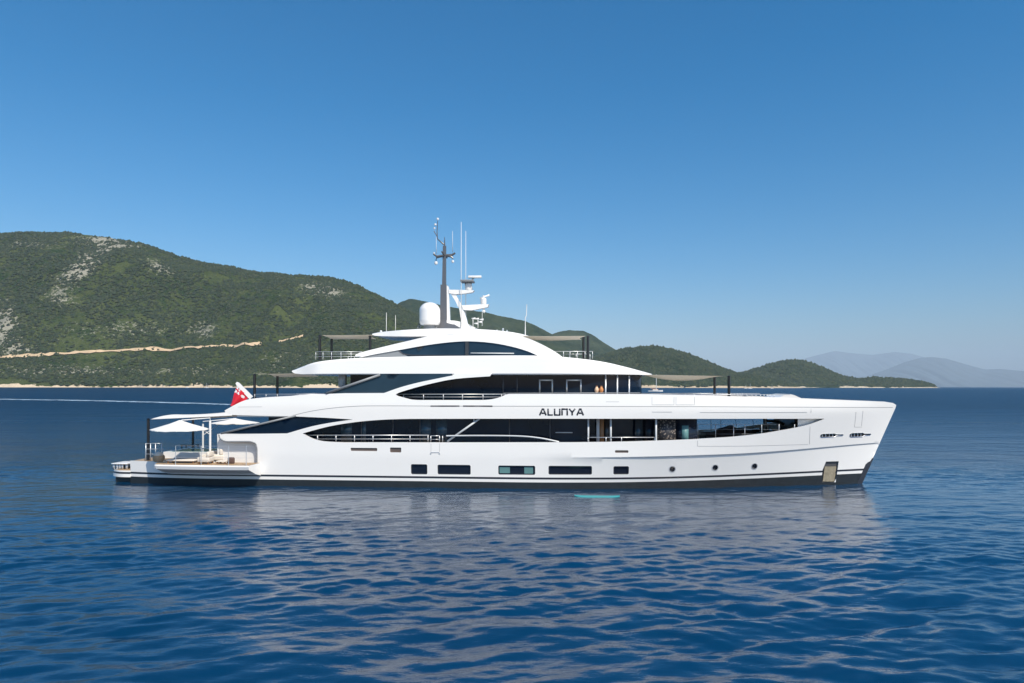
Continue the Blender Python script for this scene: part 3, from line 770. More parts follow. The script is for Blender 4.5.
# hatch handles on the hull
mb = MB()
for s in (-1, 1):
    for px in (430.8, 439.4):
        x, z = SP(px, 453.6); mb.lathe((x, s*(beam(x, z)), z), [(.05, -.02), (.05, .03), (.0, .04)], 8, 'y')
    a = SP(430.8, 452.4); b = SP(439.4, 452.4); mb.tube([(a[0], s*(beam(*a)+.02), a[1]), (b[0], s*(beam(*b)+.02), b[1])], .015, 5)
mb.build('step_fitting', M['satin'], Yt)

# ---- aft triangular glass under the upper band
panel('aft_glass_wing', SPs([(221, 433.7), (258, 424.6), (292, 416.3), (326, 417.6), (356, 419.2)]+spl([(353, 420), (330, 423.5), (310, 427.4), (286, 433.8)], 3)), lambda x, z: beam(x, z)-.10, .05, M['glass'], Yt, step=.5)
mb = MB()
for s in (-1, 1):
    a = SP(221, 433.4); b = SP(296, 415.6); mb.tube([(a[0], s*(beam(*a)-.03), a[1]), (b[0], s*(beam(*b)-.03), b[1])], .07, 6)
mb.build('glass_wing_trim', M['grey'], Yt)

# ---- ship's name, stroke letters standing just proud of the paint
def name_letters():
    gx0, gx1 = 539.8, 583.2; y0, y1 = 414.9, 409.1
    G = {'A': [[(0, 0), (.42, 1), (.62, 1), (1, 0)], [(.36, .30), (.80, .30)]], 'L': [[(0, 1), (0, 0), (1, 0)]], 'U': [[(0, 1), (0, 0), (1, 0), (1, 1)]],
         'N': [[(0, 0), (0, 1), (1, 1), (1, 0)]], 'Y': [[(0, 1), (.5, .45), (1, 1)], [(.5, .5), (.5, 0)]], 'B': [[(0, 0), (.42, 1), (.62, 1), (1, 0)], [(.36, .30), (.80, .30)]]}
    ws = [1.12, .78, .95, .95, .98, 1.12]; gap_ = .42; tot = sum(ws)+gap_*5; x = 0
    for ch, w_ in zip('ALUNYB', ws):
        mb = MB()
        for st_ in G[ch]:
            P = []
            for u, v in st_: P.append(SP(gx0+(x+u*w_)/tot*(gx1-gx0), y0+(y1-y0)*v))
            for s in (-1, 1):
                for i in range(len(P)-1):
                    (ax, az), (bx, bz) = P[i], P[i+1]; d = Vector((bx-ax, bz-az)); L = d.length; d /= L; n = Vector((-d.y, d.x))*.05
                    e = d*.03; ax -= e.x; az -= e.y; bx += e.x; bz += e.y
                    q = [(ax+n.x, az+n.y), (bx+n.x, bz+n.y), (bx-n.x, bz-n.y), (ax-n.x, az-n.y)]
                    k = len(mb.v); dy = .010+.001*i
                    mb.v += [(s_x if s < 0 else s_x, s*(beam(s_x, s_z)+dy), s_z) for s_x, s_z in q]+[(s_x, s*(beam(s_x, s_z)+.001), s_z) for s_x, s_z in q]
                    mb.f += [(k, k+1, k+2, k+3), (k+7, k+6, k+5, k+4)]+[(k+i_, k+(i_+1) % 4, k+4+(i_+1) % 4, k+4+i_) for i_ in range(4)]
        mb.build('name_letter', M['stripe'], Yt); x += w_+gap_
name_letters()

# ---- upper deck house
YU = 3.5
xu0 = LP(398, 385, -YU)[0]; xu1 = LP(640, 385, 0)[0]+.1
ZU = ZC+.28; ZS = LP(560, 375, -4.2)[1]+.02
def uprof(x): return YU*(1 if x < xu1-4.5 else math.sqrt(max(0, 1-((x-(xu1-4.5))/4.5)**2.6)))
def ring_wall(name, x0, x1, z0, z1, prof, mat, n=60, parent=Yt, lean=0):
    xs_ = np.linspace(x0, x1, n); xs_ = x0+(x1-x0)*(1-(1-np.linspace(0, 1, n))**1.6)
    pl = [(x, prof(x)) for x in xs_]
    ring = [(x, -max(w_, .001)) for x, w_ in pl]+[(x, max(w_, .001)) for x, w_ in pl[::-1]]; m_ = len(ring)
    return mesh_obj(name, [(x, y, z0) for x, y in ring]+[(x-lean, y*(1-.0), z1) for x, y in ring], [tuple(range(m_))[::-1], tuple(range(m_, 2*m_))]+[(i, (i+1) % m_, m_+(i+1) % m_, m_+i) for i in range(m_)], mat, parent)
ring_wall('upper_lounge_glazing', xu0, xu1, ZU, ZS, uprof, M['glass'])
def ubox(px0, px1, py0, py1, mat, name, d=.03, th=.05, y=None):
    yy = y or YU; x0, z1 = LP(px0, py0, -yy); x1, z0 = LP(px1, py1, -yy); mb = MB()
    for s in (-1, 1): mb.box(x0, x1, min(s*(yy+d), s*(yy+d-th)), max(s*(yy+d), s*(yy+d-th)), z0, z1)
    return mb.build(name, M[mat], Yt)
for px in (502.5, 516.5): ubox(px, px+1.2, 376, 396, 'gapdark', 'wall_mullion')
for px0, px1 in ((539, 553), (566, 581.5)):
    yy = YU+.03; a = LP(px0, 394, -yy); b = LP(px1, 379.5, -yy); mb = MB()
    for s in (-1, 1):
        mb.box(a[0], a[0]+.09, s*yy-.03, s*yy+.03, a[1], b[1]); mb.box(b[0]-.09, b[0], s*yy-.03, s*yy+.03, a[1], b[1]); mb.box(a[0]+.09, b[0]-.09, s*yy-.03, s*yy+.03, b[1]-.09, b[1])
        mb.box(a[0]+.09, b[0]-.09, s*yy-.03, s*yy+.03, a[1], a[1]+.09)
    mb.build('window_frame', M['satin'], Yt)
for px in (605.5, 617, 629): # pillars at the curved front
    xx = None
    for xt in np.linspace(xu0, xu1, 400):
        P = YM @ Vector((xt, -uprof(xt)-.04, 6)); 
        if CX+(P.x/P.y)*FPX >= px: xx = xt; break
    mb = MB()
    for s in (-1, 1): mb.box(xx-.05, xx+.05, s*(uprof(xx)+.04)-.05, s*(uprof(xx)+.04)+.05, ZU, ZS)
    mb.build('front_pillar', M['satin'], Yt)
# pale side deck coaming along the upper house
mb = MB(); a = SP(509, 394); b = SP(641, 394)
for s in (-1, 1): mb.box(a[0], b[0], min(s*4.15, s*3.7), max(s*4.15, s*3.7), ZU+.02, a[1]-.01)
mb.build('deck_locker', M['white2'], Yt)
mb = MB()
for s in (-1, 1): mb.tube([(a[0]-.4, s*4.1, a[1]+.05), (b[0], s*4.1, b[1]+.06)], .035, 6)
mb.build('cap_rail', M['grey'], Yt)
# aft glass wing on the upper deck
ub = lambda x, z: beam(x, z)-.10
panel('upper_glass_wing', SPs([(322, 393.6), (340, 387), (378, 373.8), (452, 373.8)]+spl([(450, 377), (437, 379.6), (418, 383.6), (400, 388.4), (386, 394)], 3)), ub, .05, M['glassblue'], Yt, step=.5)
mb = MB()
for s in (-1, 1):
    a = SP(326, 393.4); b = SP(380, 374.8); mb.tube([(a[0], s*(beam(*a)-.02), a[1]), (b[0], s*(beam(*b)-.02), b[1])], .09, 6)
mb.build('glass_wing_trim', M['grey'], Yt)
# backing bulkhead of the upper saloon aft
MB().box(LP(350, 385, -3.4)[0], xu0+.01, -3.3, 3.3, ZU, ZS).build('upper_saloon_glazing', M['glass'], Yt)
ubox(338.5, 345, 374, 387, 'frame', 'deck_support', y=3.2, th=.4)

# ---- sundeck: a lofted visor slab
def loft_slab(name, top_px, bot_px, halfw, mat, y_ref, camber=.12, tumble=.25, n=90, nose=None):
    """top/bot: pixel polylines read on the plane y=-y_ref(x); halfw(x) half width."""
    def conv(pl):
        o_ = []
        for px, py in pl:
            y = -4
            for _ in range(8):
                x, z = LP(px, py, y); y = -halfw(x)*.93
            o_.append((x, z))
        return o_
    T = conv(top_px); B = conv(bot_px)
    tx = np.array([p[0] for p in T]); tz = np.array([p[1] for p in T]); bx = np.array([p[0] for p in B]); bz = np.array([p[1] for p in B])
    x0 = max(tx.min(), bx.min()); x1 = min(tx.max(), bx.max())
    u = .5-.5*np.cos(np.linspace(0, math.pi, n)); u = .5*u+.5*np.linspace(0, 1, n)
    rings = []
    for x in x0+(x1-x0)*u:
        zt = float(np.interp(x, tx, tz)); zb = float(np.interp(x, bx, bz)); zt = max(zt, zb+.02); w_ = max(halfw(x), .02); h_ = zt-zb
        half = [(w_-.35 if w_ > 1 else w_*.6, zb), (w_-.06 if w_ > .3 else w_*.8, zb+.015), (w_, zb+.07*h_), (w_-tumble*h_*.35, zb+.45*h_), (w_-tumble*h_*.75, zb+.85*h_), (w_-tumble*h_-.03*w_, zt-.01*h_), (w_-tumble*h_-.09*w_, zt)]
        half = [(max(.001, a_), b_) for a_, b_ in half]
        ring = [(x, -a_, b_) for a_, b_ in half]+[(x, 0, zt+camber*min(1, w_/3))]+[(x, a_, b_) for a_, b_ in half[::-1]]+[(x, 0, zb)]
        rings.append(ring)
    return MB().loft(rings).build(name, mat, Yt, .5)
xs0 = LP(293.5, 372, -3.8)[0]; xs1 = LP(652.5, 374.5, 0)[0]
def sw(x):
    a = 1.0
    if x > xs1-8: a = math.sqrt(max(0, 1-((x-(xs1-8))/8)**2.3))
    if x < xs0+2: a = .90+.10*smooth(xs0, xs0+2, x)
    return 4.35*a
loft_slab('sundeck_shell', spl([(293.5, 370.6), (304, 366.2), (319, 361.6), (350, 358.4), (400, 356.6), (450, 355.8), (530, 355.4), (565, 357), (600, 361.2), (626, 367), (652, 374)], 4),
          [(293.5, 372), (296, 373.8), (303, 374.8), (400, 375), (500, 375), (600, 375), (652, 375.2)], sw, M['white'], 4.3, .05, .10)
# ---- hardtop roof
xr0 = LP(373, 335, -2.9)[0]; xr1 = LP(529, 336.5, 0)[0]
def rw(x):
    a = math.sqrt(max(0.0, 1-(max(0, x-(xr1-5))/5)**2.4)); a *= (.86+.14*smooth(xr0, xr0+2.5, x)); return 3.1*a
loft_slab('hardtop_roof', spl([(373, 333.8), (381, 332), (400, 330.2), (420, 329), (445, 328.4), (480, 329.2), (505, 331.2), (520, 333.6), (530, 336.2)], 4),
          spl([(373, 334.8), (377, 336.2), (400, 337), (430, 337), (480, 336), (520, 336.8), (530, 337)], 3), rw, M['white'], 3, .05, .18)
# ---- arch side panels and the wheelhouse glazing
YA = lambda x, z: 3.32 - .10*(z-8.2) - 1.2*max(0, (x-LP(525, 350, -3)[0])/6)**2
arch = spl([(355.5, 357), (357.5, 353.6), (380, 347.6), (405, 341.6), (427, 336.4)], 4)+[(440, 333.5), (500, 333.5)]+spl([(519, 335.6), (530, 339), (545, 346), (557, 353), (565, 359)], 4)
arch += spl([(540, 356.6), (527, 351.0), (511, 346.4), (492, 342.9), (470, 341.3), (450, 342.2), (425, 345.4), (398, 350.2), (375, 354.2), (362, 357)], 3)
def AP(pts):
    o_ = []
    for px, py in pts:
        y = -3.2
        for _ in range(6):
            x, z = LP(px, py, y); y = -YA(x, z)
        o_.append((x, z))
    return o_
panel('roof_arch', AP(arch), YA, .25, M['white'], Yt, step=.4)
wg = spl([(398, 350.2), (425, 345.2), (450, 342.0), (470, 341.0), (492, 342.6), (511, 346.0), (527, 350.6), (542, 357.6)], 3)+[(410, 357.4), (402, 353.5)]
panel('bridge_window', AP(wg), lambda x, z: YA(x, z)-.10, .05, M['glassblue'], Yt, step=.5)
panel('smoked_panel', AP([(359, 357.4), (375, 353.8), (398, 349.9), (402, 353.5), (410, 357.4)]), lambda x, z: YA(x, z)-.08, .05, M['grey'], Yt, step=.5)
mb = MB(); m1 = AP([(465.3, 341.5), (468.8, 341.5), (468.8, 357.2), (465.3, 357.2)])
for s in (-1, 1):
    P = AP([(398, 350.4), (403, 353.8), (412, 355.2), (466, 355.6), (538, 355.9)]); mb.tube([(x, s*(YA(x, z)-.07), z) for x, z in P], .035, 5)
    mb.box(m1[0][0], m1[1][0], min(s*3.27, s*3.15), max(s*3.27, s*3.15), m1[2][1], m1[0][1])
mb.build('window_surround', M['stripe'], Yt)
mb = MB()
for s in (-1, 1):
    P = AP([(470.5, 353), (514, 353.4)]); mb.tube([(x, s*(YA(x, z)-.06), z) for x, z in P], .04, 5)
mb.build('window_sill', M['frame'], Yt)
# bridge interior bulk
x0 = LP(410, 350, -2.9)[0]; x1 = LP(528, 350, -2.9)[0]; z0 = LP(460, 357, -3)[1]; z1 = LP(460, 336, -3)[1]
MB().box(x0+.8, x1-1.6, -2.8, 2.8, z0, z1-.35).build('bridge_core', M['dark'], Yt)

# ---- sundeck rails
rail('sundeck_rail', [315.8, 323, 331.5, 341, 351, 360], 351.8, [354, 356.5], 359.5, 3.5, .018, 315.8, 362)
rail('sundeck_rail', [563.5, 570, 577.5, 585, 592.5], 351.4, [], 358.5, 1.9, .02, 549, 592.5)
rail('aft_rail', [254.5, 266, 277.3, 300], 394.2, [396], 398, 3.7, .02, 254.5, 330)
# forward deck: coaming, stanchions and low white rail
mb = MB()
for s in (-1, 1):
    for px in list(np.arange(647, 716, 9.5))+[738, 741, 747, 752, 756, 760.5, 764, 767, 770, 774]:
        x, z = LP(px, 397.5, -3.3); _, z2 = LP(px, 394.4, -3.3); mb.tube([(x, s*3.3, z-.1), (x, s*3.3, z2)], .022, 5)
    a = LP(643, 394.4, -3.3); b = LP(790, 394.6, -3.3); mb.tube([(a[0], s*3.3, a[1]), (b[0], s*3.3, b[1])], .024, 5)
mb.build('foredeck_rail', M['satin'], Yt)
a = LP(745, 396, -2.6); mb = MB()
px_ = [(776, 399), (784, 395.2), (790.5, 394.2), (794, 395), (803, 399)]
mb.prism(LPs(px_, -1.6), -1.6, 1.6); mb.build('foredeck_coaming', M['white2'], Yt)
MB().prism(LPs([(641, 397), (644, 394.8), (650, 394.6), (720, 395.4), (722, 398)], -2.8), -2.8, 2.8).build('foredeck_lounge_base', M['white2'], Yt)

# ---- mast, radars, domes
YMS = 0.0
def C0(px, py, y=0): x, z = LP(px, py, y); return (x, y, z)
def taperbox(mb, a, b, wa, wb, da, db):   # a,b centre points; widths in x and y
    r_ = []
    for (x, y, z), w_, d_ in ((a, wa, da), (b, wb, db)): r_.append([(x-w_/2, y-d_/2, z), (x+w_/2, y-d_/2, z), (x+w_/2, y+d_/2, z), (x-w_/2, y+d_/2, z)])
    return mb.loft(r_)
mb = MB(); taperbox(mb, C0(444, 328), C0(444, 285), .50, .44, .5, .4); taperbox(mb, C0(444.2, 285), C0(444.6, 246), .27, .22, .26, .2)
taperbox(mb, C0(446, 328.5), C0(444.6, 321), 2.2, .55, .7, .5)
mast = mb.build('mast', M['mast'], Yt)
mb = MB(); mb.tube([C0(444.6, 246), C0(444.6, 237)], [.06, .02], 6)
mb.tube([C0(433.5, 254), C0(437, 256.5), C0(444.5, 255.8), C0(452, 255), C0(455.2, 253)], [.07, .09, .12, .09, .07], 6)
mb.tube([C0(436, 260.5), C0(436.5, 257.5), C0(444.5, 255.2), C0(451, 256.5), C0(453, 258.5)], [.06, .08, .1, .08, .06], 6)
P0 = C0(444.5, 255.5); mb.tube([(P0[0], -1.1, P0[2]+.05), P0, (P0[0], 1.1, P0[2]+.05)], .06, 6)
mb.tube([C0(443.8, 244.5), C0(441, 242), C0(437.5, 239), C0(437, 232), C0(437.6, 221)], [.07, .05, .04, .035, .025], 6)
mb.tube([C0(434, 231), C0(437.2, 236.5)], .03, 5)
mb.build('cross_arm', M['mast'], mast)
mb = MB()
for px, py, r_ in ((437.7, 219, .09), (435.3, 224.6, .09), (434.4, 228.3, .07), (436, 263, .13), (452.8, 261.5, .10), (434, 253, .06)):
    c = C0(px, py); mb.lathe(c, [(.01, -r_), (r_*.8, -r_*.7), (r_, 0), (r_*.8, r_*.7), (.01, r_)], 10)
mb.build('mast_light', M['white2'], mast)
mb = MB()
for px, y0, y1, yy, r_ in ((461.2, 327, 222, -.4, .022), (465.8, 322, 231, .5, .020), (436.3, 254, 237, 0, .015), (452.6, 252, 231, 0, .015), (386.4, 333, 312.5, -1, .02), (395.5, 331, 315, 1, .018), (525.3, 336, 318, 0, .03), (482.2, 326, 310, -1.2, .015)):
    mb.tube([C0(px, y0, yy), C0(px, y1, yy)], [r_*1.5, r_*.7], 5)
mb.tube([C0(525.3, 318), C0(526.4, 315.5), C0(526.8, 305)], [.035, .03, .025], 5)
mb.lathe(C0(526.8, 305), [(.02, -.05), (.05, 0), (.01, .04)], 8)
mb.build('whip_antenna', M['white2'], Yt)
# white radar bracket
mb = MB(); mb.prism(LPs([(447, 285.5), (449, 287), (450.2, 320.5), (447.4, 321.5)], 0), -.16, .16)
mb.prism(LPs([(449, 290), (470, 290.4), (474.4, 290.8), (473, 292.6), (464, 294), (455.5, 294.6), (449.5, 293.6)], 0), -.20, .20)
mb.prism(LPs([(450.8, 293.6), (455.5, 293.6), (462.5, 306), (466.5, 318), (468, 324.5), (461.5, 322.5), (459.8, 310), (455.5, 301)], 0), -.14, .14)
mb.prism(LPs([(462, 305.6), (480, 304.6), (489, 304.6), (488, 307.4), (472, 310.6), (464, 310.2)], 0), -.2, .2)
mb.prism(LPs([(447.4, 320.5), (455, 321), (466, 323), (474, 327), (480, 330), (462, 330), (456, 325.4), (447.4, 323.2)], 0), -.3, .3)
br = mb.build('radar_bracket', M['white'], Yt)
def radar(px, py, sc, name):
    c = Vector(C0(px, py)); mb = MB()
    mb.lathe(c, [(.22*sc, 0), (.24*sc, .1*sc), (.24*sc, .42*sc), (.18*sc, .5*sc), (.07*sc, .52*sc), (.07*sc, .72*sc), (.01, .73*sc)], 14); o = mb.build(name, M['white2'], br)
    return c
radar(468.5, 290.3, 1.0, 'radar_drum')
mb = MB(); c = Vector(C0(474.5, 277.2)); mb.box(c.x-.45, c.x+.50, -.15, .15, c.z-.06, c.z+.10, .03); mb.build('radar_scanner', M['white'], br)
mb = MB(); c = Vector(C0(467, 281)); mb.box(c.x-.42, c.x+.5, -.5, .5, c.z-.10, c.z+.03, .02)
mb.tube([C0(466, 290), C0(465, 281)], .04, 5); mb.tube([C0(472, 290), C0(471, 281)], .04, 5); mb.tube([C0(471, 281), C0(474, 277.8)], .05, 5); mb.build('radar_platform', M['grey'], br)
radar(483.5, 304.6, .9, 'radar_drum')
mb = MB(); a = Vector(C0(480, 298.5)); b = Vector(C0(489.5, 295)); mb.tube([a, b], [.06, .07], 6); c = Vector(C0(484, 311.5)); mb.lathe(c, [(.01, -.12), (.12, 0), (.08, .15), (.03, .3)], 10)
mb.build('radar_scanner', M['white'], br)
mb = MB()
for px, py in ((471.5, 318.5), (475, 318.8), (478, 322), (474, 323.5), (479.5, 319.5)):
    a = C0(px, py, -.6); mb.tube([a, (a[0]+.28, a[1], a[2])], [.03, .07], 8)
mb.tube([C0(473, 328, -.6), C0(473, 318, -.6)], .025, 5); mb.tube([C0(478, 328, -.6), C0(478, 319, -.6)], .025, 5); mb.build('signal_horn', M['white2'], Yt)
mb = MB()
for px, w_, h_ in ((503, .12, .22), (497, .07, .12), (507, .08, .1)):
    a = C0(px, 331.4, -.5); mb.box(a[0]-w_/2, a[0]+w_/2, a[1]-.08, a[1]+.08, a[2]-.1, a[2]+h_, .02)
mb.build('roof_light', M['satin'], Yt)
mb = MB()
mb.tube([C0(419, 328.5, -1), C0(421.5, 325)], .03, 5)
for px in (417.5, 420, 423.5, 436):
    a = C0(px, 328.4, -1.3); b = C0(px+1.6, 324.8, -1.1); mb.tube([a, b], .035, 5)
c = C0(429.8, 328, -1.1); mb.lathe(c, [(.42, -.1), (.42, .25), (.3, .3)], 16); mb.build('dome_cradle', M['grey'], Yt)
c = C0(429.8, 325.8, -1.1); r0 = 11*45.5/683
zt_ = LP(430, 302.2, -1.1)[1]-c[2]
prof = [(.30, 0), (r0*.86, .05), (r0*.99, .22), (r0, .4), (r0, zt_-r0*.86)]+[(r0*math.cos(R(a)), zt_-r0*.86+r0*.86*math.sin(R(a))) for a in range(10, 91, 10)]
prof[-1] = (.005, zt_)
MB().lathe(c, prof, 32).build('satellite_dome', M['white'], Yt)
c = C0(381, 332.2, -1.5); mb = MB(); mb.lathe(c, [(.05, -.1), (.08, .05), (.09, .1), (.01, .14)], 10); mb.build('anchor_light', M['white2'], Yt)

# ---- swim platform at the stern
xp0 = LP(112.8, 468, -3.2)[0]; zp = LP(115, 470.4, -3.3)[1]
def pprof(x): return 3.75*(1-.16*max(0, (xp0+1.2-x)/1.2)**2)
zl = LP(115, 475.0, -3.3)[1]
ring_ = lambda n_, z0, z1, mat, xe, k=0: None
xs_ = np.linspace(xp0, XST+.3, 14)
def plat(name, z0, z1, mat, grow=0, x0=xp0):
    xx = np.linspace(x0, XST, 14); pr = [(x, pprof(x)+grow) for x in xx]; ring = [(x, -w_) for x, w_ in pr]+[(x, w_) for x, w_ in pr[::-1]]; m_ = len(ring)
    return mesh_obj(name, [(x, y, z0) for x, y in ring]+[(x, y, z1) for x, y in ring], [tuple(range(m_))[::-1], tuple(range(m_, 2*m_))]+[(i, (i+1) % m_, m_+(i+1) % m_, m_+i) for i in range(m_)], mat, Yt)
plat('swim_platform', .38, zp+.05, M['white'])
plat('platform_stripe', .60, .73, M['stripe'], .006, xp0-.004)
plat('platform_deck', zp+.05, zp+.08, M['teak'], -.15, xp0+.15)
mb = MB(); x = xp0+.35; mb.box(x, XST, -3.4, 3.4, -.6, .38); mb.build('platform_support', M['antifoul'], Yt)
# ladders and fittings on the platform
mb = MB(); A = LP(114.2, 463.6, -3.2); B = LP(129.5, 464, -3.2); z0 = zp+.08
for yy in (-3.3, -2.2):
    mb.tube([(A[0], yy, A[1]), (B[0], yy, A[1])], .045, 6)
    for f in (.06, .28, .45, .62, .9):
        x = A[0]+(B[0]-A[0])*f; mb.box(x-.09, x+.05, yy-.05, yy+.05, z0, A[1])
mb.build('boarding_step', M['satin'], Yt)
mb = MB(); mb.box(A[0]-.05, B[0], -3.45, -2.0, A[1]-.01, A[1]+.05, .015); mb.build('step_tread', M['white2'], Yt)
# ---- fold-down side terrace (one each side)
xt0 = LP(143.5, 463, -6.2)[0]; xt1 = LP(257, 463, -5.0)[0]
def terrace(s):
    zt = zdeck+.0; mb = MB(); rings = []
    n = 40
    for i in range(n+1):
        x = xt0+(xt1-xt0)*i/n; e = smooth(-.25, .7, x-xt0); e2 = 1; ww = 1.75*(.15+.85*e)*(.82+.18*e2)
        b0 = beam(x, zt-.2)-.02; lo = .10+.30*e; th = .26
        kick = .12*smooth(6.6, 8.5, x-xt0)
        ring = [(x, s*b0, zt+.02), (x, s*(b0+ww), zt+.02), (x, s*(b0+ww+.05), zt-.05), (x, s*(b0+ww-.02), zt-th+kick), (x, s*(b0+ww-.12), zt-th-.04+kick), (x, s*(b0+ww*.45), zt-lo-.22), (x, s*b0, zt-lo-.42)]
        rings.append(ring)
    mb.loft(rings); return mb
tr = []
for s in (-1, 1):
    o = terrace(s).build('folding_terrace', M['white'], Yt); tr.append(o)
    mb = MB(); xx = np.linspace(xt0+.3, xt1-.05, 24)
    k = len(mb.v)
    for x in xx: mb.v += [(x, s*(beam(x, zdeck)-.02), zdeck+.026), (x, s*(beam(x, zdeck)+1.62*smooth(-.25, .7, x-xt0)), zdeck+.026)]
    mb.f = [(2*i, 2*i+2, 2*i+3, 2*i+1) for i in range(len(xx)-1)]
    mb.build('terrace_decking', M['teak'], o)
    mb = MB(); yy = 6.0
    for px in (175.6, 201.2, 228.6, 246.2):
        x = LP(px, 460, -yy)[0]; zt2 = LP(px, 445.8, -yy)[1]; mb.tube([(x, s*yy, zdeck), (x, s*yy, zt2)], .022, 6)
    xa_ = LP(175.6, 460, -yy)[0]; xb_ = LP(257, 460, -yy)[0]
    for py in (446, 451.8, 457.5):
        z = LP(200, py, -yy)[1]; mb.tube([(xa_, s*yy, z), (xb_, s*yy, z)], .007, 4)
    mb.build('terrace_rail', M['satin'], o)
# stern gate rail
mb = MB(); z0 = zdeck
for yy in (-3.6, -1.9):
    for px in (145.8, 150.5, 155.5, 161.8):
        x = LP(px, 450, yy)[0]; z = LP(px, 443.2, yy)[1]; mb.tube([(x, yy, z0), (x, yy, z)], .03, 6)
    xa_ = LP(145.5, 450, yy)[0]; xb_ = LP(162, 450, yy)[0]
    for py in (443.4, 449, 454): z = LP(150, py, yy)[1]; mb.tube([(xa_, yy, z), (xb_, yy, z)], .02, 6)
mb.build('stern_gate', M['satin'], Yt)

# ================================================================== THINGS ON THE YACHT
def awning(label, corners, poles, lines, sag=.25, ridge=0, mat='fabric', group='shade awnings rigged over the open decks'):
    """corners: four (x,y,z) in order; a taut cloth with real thickness, poles are its own parts."""
    base = Vector(poles[0][0]) if poles else Vector(corners[0])
    t_ = thing('deck_awning', base, label, 'awning', group)
    n = 14; mb = MB(); V = [Vector(c) for c in corners]
    for k in (0, .015):
        for i in range(n+1):
            for j in range(n+1):
                u, v = i/n, j/n
                # edges pull in between the corners
                uu = u+(.5-u)*.10*math.sin(math.pi*v); vv = v+(.5-v)*.10*math.sin(math.pi*u)
                p = V[0]*(1-uu)*(1-vv)+V[1]*uu*(1-vv)+V[2]*uu*vv+V[3]*(1-uu)*vv
                p = p+Vector((0, 0, -sag*16*u*(1-u)*v*(1-v)*.6+ridge*4*v*(1-v)-k)); mb.v.append(tuple(p))
    q = (n+1)**2
    for i in range(n):
        for j in range(n):
            a = i*(n+1)+j; mb.f += [(a, a+1, a+n+2, a+n+1), (a+q, a+n+1+q, a+n+2+q, a+1+q)]
    mb.build('canopy', M[mat], t_)
    for a, b in poles:
        mb = MB(); mb.tube([a, b], .095, 8); mb.lathe((a[0], a[1], a[2]), [(.12, 0), (.12, .06), (.08, .08)], 10); mb.lathe((b[0], b[1], b[2]), [(.07, -.1), (.12, -.02), (.05, .03)], 8); mb.build('pole', M['dark'], t_)
    return t_
def P3(px, py, y): x, z = LP(px, py, y); return (x, y, z)
# stern awning: poles at 148 (near) and 193 (far)
a = P3(148.3, 418.6, -3.4); a0 = (a[0], a[1], zdeck); b = P3(193, 419.5, 3.3); b0 = (b[0], b[1], zdeck)
awning('long white awning stretched over the stern beach deck from two tall black poles', [(a[0]+.1, a[1]+.1, a[2]-.05), P3(232, 415.5, -3.2), P3(250, 415.5, 3.4), (b[0]+.1, b[1]-.1, b[2])], [(a0, a), (b0, b)], [], .15, .35, 'canvas')
# upper deck aft awning
a = P3(254.6, 374.2, -3.4); b = P3(277.4, 376.2, 2.2); zb = ZU
awning('short grey awning over the aft end of the upper deck behind the flag', [P3(257, 374.0, -3.4), P3(303, 373.2, -3.4), P3(318, 376.5, 3.2), P3(275, 377, 3.2)], [((a[0], a[1], zb), a), ((b[0], b[1], zb), b)], [], .12, .1)
# sundeck aft awning
a = P3(319.8, 335.4, -2.6); b = P3(331.6, 338, 1.6); c = P3(370, 336, -2.4); zb = LP(330, 360, -3)[1]
awning('pale awning at the aft end of the top deck, left of the wheelhouse roof', [P3(322, 335.2, -2.6), P3(373, 334.7, -2.6), P3(376, 339, 2.6), P3(330, 339.2, 2.6)], [((a[0], a[1], zb), a), ((b[0], b[1], zb), b), ((c[0], c[1], zb), c)], [], .1, 0)
# sundeck forward awning
a = P3(588, 336, -2.0); b = P3(583.6, 337, 1.0); zb = LP(585, 359.5, -2)[1]
awning('pale awning reaching forward of the wheelhouse roof on the top deck', [P3(523, 336.0, -2.4), (a[0]-.15, a[1]-.1, a[2]), (b[0]-.15, b[1]+1.2, b[2]-.1), P3(524, 340, 2.4)], [((a[0], a[1], zb), a), ((b[0], b[1], zb), b)], [], .25, 0)
# foredeck awning
a = P3(729, 376, -2.4); b = P3(714.6, 377, 2.2); zb = ZC+.75
awning('wide pale awning over the foredeck lounge ahead of the upper deck windows', [P3(640, 374.6, -2.4), (a[0]-.3, a[1]+.2, a[2]), (b[0]-.2, b[1], b[2]), P3(643, 375.5, 2.4)], [((a[0], a[1], zb), a), ((b[0], b[1], zb), b)], [], .55, 0)

